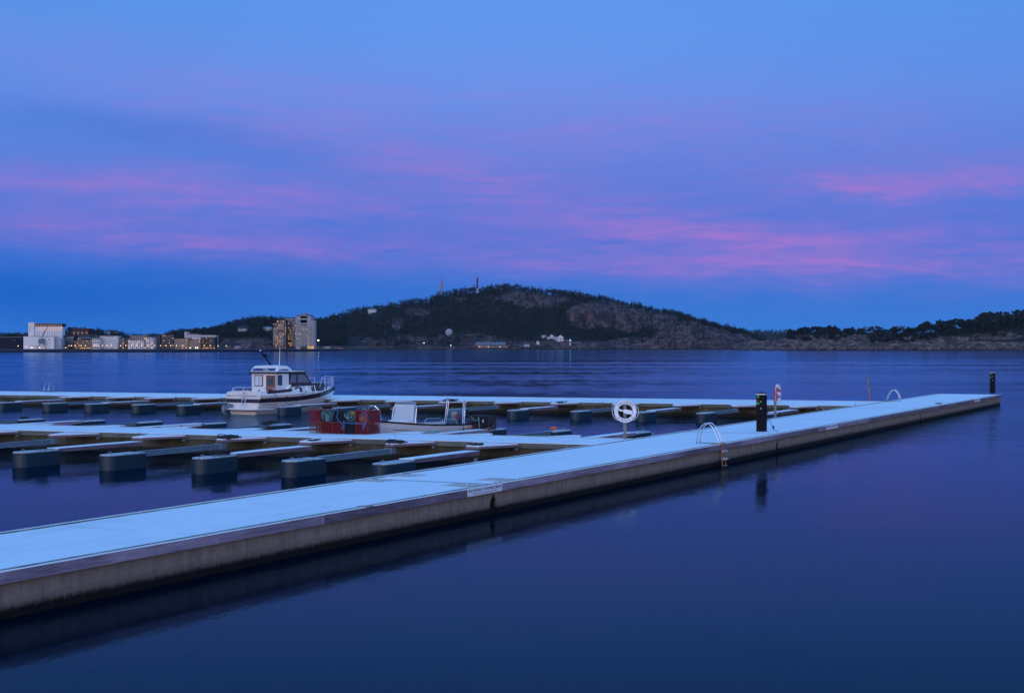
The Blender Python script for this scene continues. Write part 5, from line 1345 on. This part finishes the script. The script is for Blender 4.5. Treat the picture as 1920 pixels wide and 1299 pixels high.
ppr = {}
def put_pot(col, row, lay, kind, fill, lab, grp='crab pots stacked on the middle pier'):
    key = (kind, fill)
    o = copy_tree(ppr[key]) if key in ppr else pot(kind, fill, hash(key) % 97 if False else len(ppr)*7+3)
    ppr.setdefault(key, o)
    q = p0+pdir*sp*(col+.5)+pn*(.26+row*.52); jit = random.uniform(-.015, .015)
    place(o, (q.x+jit, q.y, DECK+lay*.502), prz+random.uniform(-.03, .03), lab, grp); 
    s_ = sp/.52; o.scale = (s_, 1.0, .88)
    o.location.z = DECK+.001+lay*.445
colw = ['leftmost column', 'second column', 'third column', 'fourth column', 'rightmost column']
FR = [[('rust', None), ('red', 'dark'), ('red', 'dark'), ('black', 'dark'), ('red', 'dark')], [('red', None), ('black', 'rope'), ('black', 'dark'), ('black', 'yellow'), ('red', 'pink')]]
BKc = [[('red', 'dark'), ('black', 'dark'), ('red', 'dark'), ('black', 'dark'), ('red', 'dark')], [('red', 'dark'), ('black', 'dark'), ('black', 'dark'), ('black', 'dark'), ('red', 'dark')]]
cn = {'red': 'red', 'black': 'black', 'rust': 'rusty brown'}; fn = {None: 'empty', 'rope': 'full of teal and white rope', 'dark': 'stuffed with dark rope', 'yellow': 'holding a yellow float ball', 'pink': 'filled with pinkish and blue rope'}
for lay in range(2):
    for col in range(5):
        k, f_ = FR[lay][col]; put_pot(col, 0, lay, k, f_, '%s crab pot %s, front %s row, %s' % (cn[k], fn[f_], ['bottom', 'top'][lay], colw[col]))
        k, f_ = BKc[lay][col]; put_pot(col, 1, lay, k, f_, '%s crab pot %s, back %s row, %s' % (cn[k], fn[f_], ['bottom', 'top'][lay], colw[col]))
# blue line looped across the front of the stack
def pw(u_, h, out=.02):
    q = p0+pdir*sp*u_-pn*out; return (q.x, q.y, DECK+h)
rl = MB()
rl.tube([pw(1.75, .47), pw(2.0, .62), pw(2.12, .85), pw(2.32, .92), pw(2.5, .88), pw(2.42, .66), pw(2.55, .5), pw(2.8, .43), pw(2.95, .36), pw(2.8, .24), pw(2.92, .18), pw(3.05, .30), pw(3.0, .52), pw(3.1, .44), pw(3.6, .42), pw(4.0, .42), pw(4.6, .40), pw(4.9, .44), pw(4.95, .52)], .011, 5)
rl.tube([pw(4.85, .40), pw(4.75, .28), pw(4.62, .20), pw(4.60, .28), pw(4.78, .42)], .011, 5)
tag(rl.build('rope', 'rope_blue', None), 'bright blue line looped across the front of the crab pot stack', 'rope')
gr = MB()
for u_ in (.55, 1.6, 4.3, 5.2): 
    q = Vector(pw(u_, .90, -.25)); gr.tube([q, q+Vector((.08, .02, .05)), q+Vector((.16, 0, .0))], .012, 5)
tag(gr.build('rope_tie', 'rope_teal', None), 'short teal ties on top of the crab pot stack', 'rope')
# single black pot on a float behind the middle pier
fx = [f for f in fingers if f[1] == 'A' and f[0] == 924][0]
fd = fx[3]; fp = fx[2]+fd*7.45
bp_ = copy_tree(ppr[('black', 'dark')]); place(bp_, (fp.x-.22, fp.y-.05, .51), prz-.15, 'single large black pot on the float beside the open boat', None, (1.85, 1.2, 1.14)); bp_['category'] = 'crab pot'
if 'group' in bp_: del bp_['group']
MB().tube([(0, -.25, .01), (0, -.25, .49)], .016, 6).tube([(0, -.25, .49), (0, .25, .49)], .016, 6).tube([(.125, -.26, .02), (.125, -.26, .48)], .007, 5).build('divider', 'pot_black', bp_)
MB().box(.115, .135, -.275, -.265, .26, .36).build('tally_tag', 'buoy_white', bp_)
r_ = MB(); q = Vector((fp.x, fp.y, 0)); fn_ = Vector((fd.y, -fd.x, 0))
_t = Vector((pdir.x, pdir.y, 0)); _b = Vector((bp_.location.x, bp_.location.y, 0))-Vector((pn.x, pn.y, 0))*.34
r_.tube([_b+_t*-.34+Vector((0, 0, 1.03)), _b+_t*-.26+Vector((0, 0, .90)), _b+_t*-.14+Vector((0, 0, .86)), _b+_t*-.03+Vector((0, 0, .92)), _b+_t*-.02+Vector((0, 0, 1.04)), _b+_t*.0+Vector((0, 0, .8)), _b+_t*.03+Vector((0, 0, .56))], .010, 5)
tag(r_.build('rope', 'rope_teal'), 'pale green line hanging over the single black pot', 'rope')
r_ = MB(); q2 = _b+_t*.42
r_.tube([q2+_t*-.10+Vector((0, 0, .55)), q2+Vector((0, 0, .60)), q2+_t*.08+Vector((0, 0, .52)), q2+Vector((.0, -.02, .38)), q2+_t*-.12+Vector((0, 0, .47))], .018, 5)
tag(r_.build('rope', 'rope_orange'), 'short orange rope end hanging by the single black pot', 'rope')

# ropes left lying on finger floats and gussets
def heap(loc, rz, n, r, th, m, label, rs, flat=.35, name='rope_coil'):
    q = random.Random(rs); mb = MB()
    for k in range(n):
        c = Vector((q.uniform(-.5, .5)*r*1.6, q.uniform(-.4, .4)*r, th+q.uniform(0, 1)*r*flat)); R_ = r*q.uniform(.3, .8); ti = q.uniform(-.5, .5)
        mb.tube([c+Vector((R_*math.cos(t)*1.3, R_*math.sin(t), R_*math.sin(t)*ti*.4+.5*th*math.sin(3*t))) for t in [2*PI*i/12 for i in range(12)]], th, 4, closed=True)
    pts = [Vector((q.uniform(-1, 1)*r*2.0, q.uniform(-.5, .5)*r, th)) for _ in range(5)]; mb.tube(pts, th, 4)
    o = mb.build(name, m); o.location = loc; o.rotation_euler = (0, 0, rz); tag(o, label, 'rope', 'dark mooring ropes left on the fingers'); return o
def fat(xt, dist, kd=None, tw=None):
    f = min([f for f in fingers if (tw is None or f[6] == tw) and (kd is None or f[1] == kd)], key=lambda f: abs(f[0]-xt)); p = f[2]+f[3]*dist; return f, p
MID = [f for f in fingers[:7]]; BCK = fingers[7:17]; FAR = fingers[17:]
def heap_on(lst, xt, dist, z, label, rs, n=12, r=.2, m='rope_dark'):
    f = min(lst, key=lambda f: abs(f[0]-xt)); p = f[2]+f[3]*dist; heap((p.x, p.y, z), f[4], n, r, .018, m, label, rs)
heap_on(MID, 228, 1.2, .63, 'heap of dark mooring rope on the triangle of the second boom from left', 1, 22, .32)
heap_on(MID, 400, 1.3, .63, 'thin dark rope on the triangle of the rope-topped walkway', 2, 8, .2)
heap_on(MID, 400, 6.6, .54, 'dark rope heap on the big float at centre left', 3, 18, .26)
heap_on(MID, 66, 6.6, .54, 'dark rope on the big float at the left picture edge', 4, 9, .2)
heap_on(MID, 567, 6.9, .54, 'small rope knot on the float of the white striped boom', 5, 9, .13)
heap_on(MID, 567, 1.3, .63, 'tangled dark rope on the triangle of the white striped boom', 6, 16, .3)
heap_on(MID, 736, 1.5, .63, 'dark rope on the triangle nearest the long pier', 7, 8, .24)
heap_on(BCK, 55, 7.6, .54, 'small dark rope knot at far left behind the middle pier', 8, 8, .16)
heap_on(BCK, 520, 7.2, .54, 'dark rope heap on the float below the cabin boat', 9, 20, .26)
heap_on(BCK, 924, 2.8, .58, 'tangled pale rope on the walkway beside the open boat', 10, 10, .22, 'rope_teal')
heap_on(FAR, 752, .9, .63, 'dark rope on the far pier triangle above the console', 11, 14, .4)
heap_on(FAR, 970, .9, .63, 'dark rope on the far pier triangle left of the white lifebuoy', 12, 10, .3)
_o = heap((0, 0, 0), 0, 5, .10, .02, 'rope_orange', 'orange lump on the float left of the lifebuoy post', 13, .8, 'net_lump'); f = min(BCK, key=lambda f: abs(f[0]-1047)); p = f[2]+f[3]*7.4; _o.location = (p.x, p.y, .54); del _o['group']; _o['category'] = 'net'

# mooring lines of the cabin boat
ml = MB(); fA = min(FAR, key=lambda f: abs(f[0]-541)); q = fA[2]+fA[3]*6.2
e1 = bw(.9, -1.22, 1.42); e2 = bw(3.9, -1.3, 1.24); q = Vector((q.x, q.y, .56))
def sag(a, b, s_, n=8): return [a.lerp(b, i/n)-Vector((0, 0, s_*4*(i/n)*(1-i/n))) for i in range(n+1)]
ml.tube(sag(e1, q, .12), .015, 5); tag(ml.build('mooring_line', 'rope_dark'), 'dark mooring line from the cabin boat stern to its float', 'rope', 'mooring lines of the cabin boat')
ml = MB(); ml.tube(sag(e2, q, .12), .012, 5); tag(ml.build('mooring_line', 'rope_dark'), 'thin mooring line from amidships of the cabin boat', 'rope', 'mooring lines of the cabin boat')

# ------------------------------------------------------------------ things standing on the piers
def ground(px, py): 
    p = on(px, py, DECK); return Vector((p.x, p.y, DECK-.01))
# lifebuoys
def lifebuoy(loc, name_label, post_label, yaw, post_h, R_, m1, m2, ringz, seg_red, tilt=0.0):
    pr = empty('lifebuoy_post', loc, post_label, 'post')
    MB().box(-.055, .055, -.03, .03, 0, post_h).build('post', 'post_grey', pr); MB().box(-.09, .09, -.09, .09, .0, .03).build('foot_plate', 'galv', pr)
    MB().tube([(0, -.03, ringz+R_*.55), (0, -.14, ringz+R_*.55)], .02, 6).build('hook', 'galv', pr)
    f = Vector((math.sin(yaw), -math.cos(yaw), 0))
    root = empty('lifebuoy', (loc.x, loc.y, loc.z+ringz)+Vector((0, 0, 0)) if False else Vector((loc.x, loc.y, loc.z+ringz))+f*.11, name_label, 'lifebuoy', None, yaw)
    n = 48; r_ = R_*.18; Rm = R_-r_
    def arc(a0, a1, rr, m, nm, k=None):
        mb = MB(); k = k or max(2, int(n*(a1-a0)/(2*PI)))
        secs = []
        for i in range(k+1):
            t = a0+(a1-a0)*i/k; c = Vector((Rm*math.cos(t), 0, Rm*math.sin(t))); e = Vector((math.cos(t), 0, math.sin(t)))
            secs.append([c+e*rr*math.cos(p)*1.0+Vector((0, rr*.62*math.sin(p), 0)) for p in [2*PI*j/12 for j in range(12)]])
        mb.loft(secs); return mb.build(nm, m, root, smooth=40)
    if seg_red:
        for a0, a1, w_ in ((-.75, .75, 0), (.75, 2.3, 1), (2.3, 4.1, 0), (4.1, 2*PI-.75, 1)): arc(a0, a1, r_, m1 if w_ else m2, 'white_segment' if w_ else 'red_segment')
    else:
        arc(0, 2*PI, r_, m1, 'ring')
        for a in (math.radians(d) for d in (40, 140, 222, 318)):
            for s_ in (-.045, .045): arc(a+s_-.012, a+s_+.012, r_*1.03, m2, 'dark_band', 2)
        # lettering round the ring: rows of small dark strokes that stand for the worn print
        for (txt, a0, a1, flip) in (('KRISTIANSAND', math.radians(128), math.radians(52), 1), ('HAVN KF', math.radians(242), math.radians(298), -1)):
            for i, chh in enumerate(txt):
                if chh == ' ': continue
                t = lerp(a0, a1, i/(len(txt)-1)); rr = Rm-.035*flip if flip > 0 else Rm+.035
                mw = Matrix.Translation((rr*math.cos(t), -r_*.64, rr*math.sin(t))) @ Matrix.Rotation(-(t-PI/2) if flip > 0 else -(t+PI/2), 4, 'Y') @ Matrix.Rotation(PI/2, 4, 'X') @ Matrix.Translation((-.02, 0, 0))
                text_mesh('lettering', chh, .075, 'ink', root, mw)
    # grab line: loops at the sides
    gl = MB(); bow_ = .06
    for c in (0, PI) if not seg_red else (PI*.25, PI*.75, PI*1.25, PI*1.75):
        w_ = .75 if not seg_red else .6
        gl.tube([Vector(((R_+.005+bow_*math.cos((t-c)/w_*PI/2))*math.cos(t-.12*(1 if c == 0 else -1)*(not seg_red)), -.02, (R_+.005+bow_*math.cos((t-c)/w_*PI/2))*math.sin(t-.12*(1 if c == 0 else -1)*(not seg_red)))) for t in [c-w_+2*w_*i/12 for i in range(13)]], .009, 5)
    gl.build('grab_line', 'buoy_white', root)
    hb_ = MB(); hb_.loft([[(x, -.05-th, z0), (x, -.05+th, z0), (x, -.05+th, z1), (x, -.05-th, z1)] for x, z0, z1, th in ((-R_*.62, .03, .10, .015), (-R_*.45, .01, .07, .02), (-R_*.22, -.0, .04, .02), (-R_*.12, -.07, .075, .04), (R_*.3, -.10, .05, .045), (R_*.58, -.11, .02, .03))]); hb_.build('line_bag', 'buoy_white', root, smooth=40)
    root.rotation_euler = (0, 0, yaw)
    return root, pr
lifebuoy(ground(1171.5, 824.0), 'white lifebuoy with dark print hanging on its post at the pier junction', 'grey post carrying the white lifebuoy at the pier junction', math.radians(6), 1.22, .395, 'buoy_white', 'band_dark', .98, False)
lifebuoy(ground(1453.5, 784.0), 'red and white lifebuoy seen edge-on beyond the dark power post', 'leaning grey post carrying the red and white lifebuoy', math.radians(64), 1.45, .42, 'buoy_white', 'buoy_red', 1.10, True)

# power pedestals
def pedestal(loc, rz, label):
    root = empty('power_pedestal', loc, label, 'power post', 'dark power posts on the long near pier', rz)
    hw, hd, c = .165, .14, .05
    pts = [(-hw, -hd), (hw, -hd), (hw, hd), (-hw, hd)]
    MB().prism(pts, 0, 1.40).build('column', 'pedestal', root, bevel=.018)
    MB().prism([(p[0]*1.01, p[1]*1.01) for p in pts], 1.405, 1.45).build('light_band', 'acrylic', root)
    MB().prism([(p[0]*1.03, p[1]*1.03) for p in pts], 1.45, 1.475).build('cap', 'pedestal', root)
    MB().box(-.04, .04, -.04, .04, 1.475, 1.505).build('sensor', 'black', root)
    for z in (1.30, 1.05): MB().box(-.115, -.045, -hd-.012, -hd+.0, z, z+.075).build('socket_flap', 'led_green', root)
    MB().box(-.115, -.065, -hd-.011, -hd, 1.19, 1.205).build('red_mark', 'ink_red', root)
    for z in (1.15, .90): MB().ball((.025, -hd-.01, z), .028, 10, 6, (1, .5, .8)).build('lock_knob', 'rail_steel', root)
    for z in (.72, .5): MB().box(-.11, .11, -hd-.006, -hd, z, z+.008).build('panel_gap', 'black', root)
    return root
prz_m = math.atan2(dmain.y, dmain.x)
ped1 = pedestal(ground(1428, 810.5), math.radians(-29), 'dark power post with green sockets on the near pier left of the red lifebuoy')
ped2 = copy_tree(ped1); e_ = ground(1861, 737.5); place(ped2, e_, math.radians(-29), 'dark power post at the far outer end of the near pier')
# ladders
def ladder(loc, rz, label, grp, down=True, rungs=3):
    """origin on the deck edge; +x points outward over the water"""
    root = empty('bathing_ladder', loc, label, 'ladder', grp, rz)
    h = MB()
    for y in (-.17, .17):
        pts = [(-1.05, y, .03)]
        for t in range(0, 13):
            a = PI-PI*t/12; pts.append((-.52+.50*math.cos(a)+.02*t/12, y, .30+.48*math.sin(a)**.8 if 0 < t < 12 else .30))
        pts = [(-1.05, y, .02), (-1.05, y, .20), (-.98, y, .42), (-.84, y, .62), (-.66, y, .72), (-.50, y, .72), (-.33, y, .60), (-.18, y, .38), (-.05, y, .12), (.06, y, -.12), (.09, y, -.30)]
        pts = [(a_*.92, b__, c__*.94) for a_, b__, c__ in pts]
        if down: pts += [(.10, y, -.55), (.10, y, -.80)]
        up_ = [c_ for c_ in pts if c_[2] > -.2]; lo_ = [up_[-1]]+[c_ for c_ in pts if c_[2] <= -.2]
        h.tube(up_, .021, 8)
        if len(lo_) > 1: MB().tube(lo_, .020, 8).build('lower_rail', 'rust', root)
    h.v = [(v_[0]*.80 if v_[0] < 0 else v_[0], v_[1], v_[2]) for v_ in h.v]
    h.build('handrail', 'steel', root, smooth='all')
    fr = MB()
    for y in (-.17, .17): fr.box(-.80, -.0, y-.025, y+.025, .0, .03)
    fr.box(-.80, -.75, -.17, .17, .001, .028); fr.build('base_frame', 'galv', root)
    for y in (-.17, .17): MB().box(-.02, .062, y-.06, y+.06, -.16, .05).build('bracket', 'rust', root)
    if down:
        for z in (-.22, -.47, -.72)[:rungs]: MB().box(.05, .19, -.17, .17, z-.03, z+.03).build('rung', 'thin_snow', root)
    return root
# near ladder on the camera side of the long pier
nr = Vector((dmain.y, -dmain.x)); g_ = V2(on(1352, 833.5, DECK)); g_ = along(f0, f1, 1352)
ladder(Vector((g_.x, g_.y, DECK+.012)), math.atan2(nr.y, nr.x), 'steel bathing ladder nearest the camera, hooked over the long pier edge', 'bathing ladders on the piers')
nb_ = -nr; g_ = along(b0, b1, 1662); ladder(Vector((g_.x, g_.y, DECK+.012)), math.atan2(nb_.y, nb_.x), 'small distant bathing ladder on the back edge of the long pier', 'bathing ladders on the piers')
dfar = (fb1-fb0).normalized(); nf = Vector((-dfar.y, dfar.x)); g_ = along(fb0, fb1, 99); ladder(Vector((g_.x, g_.y, DECK+.012)), math.atan2(nf.y, nf.x), 'bathing ladder at far left on the back edge of the far pier', 'bathing ladders on the piers')
# bare leaning post
pb = ground(1631, 752.5); ptop = Vector((X(1626.3, pb.y), pb.y, Zh(703.5, pb.y)))
pp = empty('post', pb, 'bare leaning grey post standing at the end of the far pier', 'post')
dlt = ptop-pb
MB().loft([[(dlt.x*t-.055, -.03, dlt.z*t), (dlt.x*t+.055, -.03, dlt.z*t), (dlt.x*t+.055, .03, dlt.z*t), (dlt.x*t-.055, .03, dlt.z*t)] for t in (0, 1)]).build('post_body', 'post_grey', pp)
for t in (.9, .62): MB().box(dlt.x*t-.03, dlt.x*t+.03, -.045, -.03, dlt.z*t-.03, dlt.z*t+.03).build('bolt_plate', 'black', pp)
# white warning signs on the edge boards
def sign(xa, xb, label, txt=True):
    a, b_ = along(f0, f1, xa), along(f0, f1, xb); L_ = (b_-a).length; n = nr
    c = a+n*.056; ang = math.atan2((b_-a).y, (b_-a).x)
    root = empty('pier_sign', (c.x, c.y, DECK-.155), label, 'sign', 'white warning signs on the edge boards', ang)
    MB().box(0, L_, -.006, 0, 0, .165).build('panel', 'sign_white', root)
    mw = Matrix.Translation((.05, -.0065, .075)) @ Matrix.Rotation(PI/2, 4, 'X')
    t = text_mesh('lettering', 'PRIVAT BÅTHAVN  =  FORTØYNING FORBUDT', .078, 'ink', root, mw)
    w0 = max(v.co.x for v in t.data.vertices)-.05; s_ = (L_-.10)/w0
    for v in t.data.vertices: v.co.x = .05+(v.co.x-.05)*s_
    ln = MB()
    q = random.Random(3); x = .16*L_
    while x < L_*.82:
        w_ = q.uniform(.03, .07); ln.box(x, x+w_, -.0085, -.006, .034, .048); x += w_+.015
    ln.build('small_print', 'ink', root)
    for x in (.03, L_-.03): MB().ball((x, -.008, .012), .007, 8, 4).build('screw', 'rust', root)
    return root
sign(872, 937, 'white Norwegian mooring-forbidden sign at the nearest pier joint')
sign(1547, 1568, 'small distant white sign below the third pier section edge')
sign(1826, 1836, 'tiny white sign near the outer end of the long pier')
# galvanised corner shackles on the inner edge
def shackle(px, py, lab):
    p = along(b0, b1, px); root = empty('mooring_bracket', (p.x, p.y, DECK-.02), lab, 'mooring bracket', 'mooring brackets on the inner edge of the long pier', prz_m)
    m = MB()
    for dx in (-.06, .06): m.tube([(dx-.0, .10, -.1), (dx, .10, .10)], .016, 6)
    for z in (-.03, .04): m.tube([(-.13, .10, z), (.13, .10, z)], .014, 6)
    m.box(-.12, .12, .05, .08, -.1, .02); m.build('bracket_frame', 'galv', root)
    for dx in (-.06, .06): MB().ball((dx, .10, .11), .025, 8, 5).build('nut', 'galv', root)
for px, lab in ((898, 'cross shaped galvanised bracket right of the half hidden float'), (1067, 'galvanised bracket at the corner below the middle pier end'), (1229, 'small galvanised bracket right of the white lifebuoy'), (1338, 'galvanised bracket seen just behind the near ladder hoops'), (1548, 'galvanised bracket by the far pier corner'), (1607, 'far galvanised bracket below the bare leaning post')): shackle(px, 0, lab)
# cable and hose by the power post
cb = MB(); a_ = ground(1437.5, 771+40) if False else None
bp0 = Vector(ped1.location); 
cb.tube([bp0+Vector((.17, .02, .80)), bp0+Vector((.24, -.02, .62)), bp0+Vector((.36, -.04, .30)), bp0+Vector((.46, -.06, .10)), bp0+Vector((.62, -.1, .02))], .009, 5)
tag(cb.build('cable', 'black'), 'thin black cable hanging from the near power post to the deck', 'cable')
ck = MB(); ck.ball(tuple(bp0+Vector((.43, -.05, .19))), .04, 8, 6, (.8, .8, 2)); tag(ck.build('plug', 'black'), 'black plug dangling on the cable of the near power post', 'plug')
tp = MB(); tp.tube([bp0+Vector((.17, 0, .45)), bp0+Vector((.24, 0, .45)), bp0+Vector((.25, 0, .40))], .014, 6); tp.ball(tuple(bp0+Vector((.22, 0, .48))), .025, 8, 5); tag(tp.build('water_tap', 'rust'), 'small water tap on the side of the near power post', 'tap')
# odds and ends on the deck
q = ground(1760, 758.5); mb = MB().box(-.2, .2, -.07, .07, 0, .07); o = mb.build('wood_scrap', 'brown', bevel=.01); o.location = q+Vector((0, .02, .03)); o.rotation_euler = (0, 0, .6); tag(o, 'short brown piece of wood lying on the snowy outer pier', 'wood scrap')
def twig_on(px, py, n, rs, lab):
    q = on(px, py, DECK+.025); r_ = random.Random(rs); mb = MB()
    for _ in range(n):
        a = r_.uniform(-.5, .5); L_ = r_.uniform(.15, .5); p = Vector((r_.uniform(-.3, .3), r_.uniform(-.1, .1), .012)); mb.tube([p, p+Vector((L_*math.cos(a)*.5, L_*math.sin(a)*.5, .02)), p+Vector((L_*math.cos(a), L_*math.sin(a), .0))], .006, 4, r2=.002)
    o = mb.build('twig', 'bark'); o.location = q; tag(o, lab, 'twig')
twig_on(672, 951.5, 5, 1, 'thin bare twig on the snow near the front pier edge')
# dark squares of bare grating at the pier joints
def patch(px, py, s_, lab):
    q = on(px, py, DECK+.026); mb = MB(); m_ = 10
    for i in range(m_+1):
        t = -s_/2+s_*i/m_; mb.box(t-.008, t+.008, -s_/2, s_/2, .0, .008); mb.box(-s_/2, s_/2, t-.008, t+.008, .0008, .0088)
    mb.box(-s_/2-.02, s_/2+.02, -s_/2-.02, s_/2+.02, -.012, -.002)
    o = mb.build('grating_hatch', 'thin_snow'); o.location = q; o.rotation_euler = (0, 0, prz_m); tag(o, lab, 'hatch', 'grating hatches beside the pier joint')
for px, py, lab in ((868, 910.0, 'half snowed hatch nearest the white sign'), (933, 899.5, 'half snowed hatch right of the front pier joint'), (704, 901, 'half snowed hatch at the inner edge left of the joint'), (762, 891.5, 'half snowed hatch at the inner edge right of the joint')): patch(px, py, .72, lab)
bpy.context.view_layer.update()
# ------------------------------------------------------------------ evening haze over the fjord
hz = MB().box(-2600, 2600, -60, 5800, -3, 160).build('haze', 'water'); hz.data.materials.clear()
hm = bpy.data.materials.new('haze_air'); hm.use_nodes = True; nt_ = hm.node_tree
for n_ in list(nt_.nodes):
    if n_.type == 'BSDF_PRINCIPLED': nt_.nodes.remove(n_)
pv = nt_.nodes.new('ShaderNodeVolumePrincipled'); pv.inputs['Color'].default_value = (0.75, 0.85, 1, 1); pv.inputs['Density'].default_value = 0.000016
nt_.links.new(pv.outputs[0], [n_ for n_ in nt_.nodes if n_.type == 'OUTPUT_MATERIAL'][0].inputs['Volume'])
hz.data.materials.append(hm); tag(hz, kind='stuff')
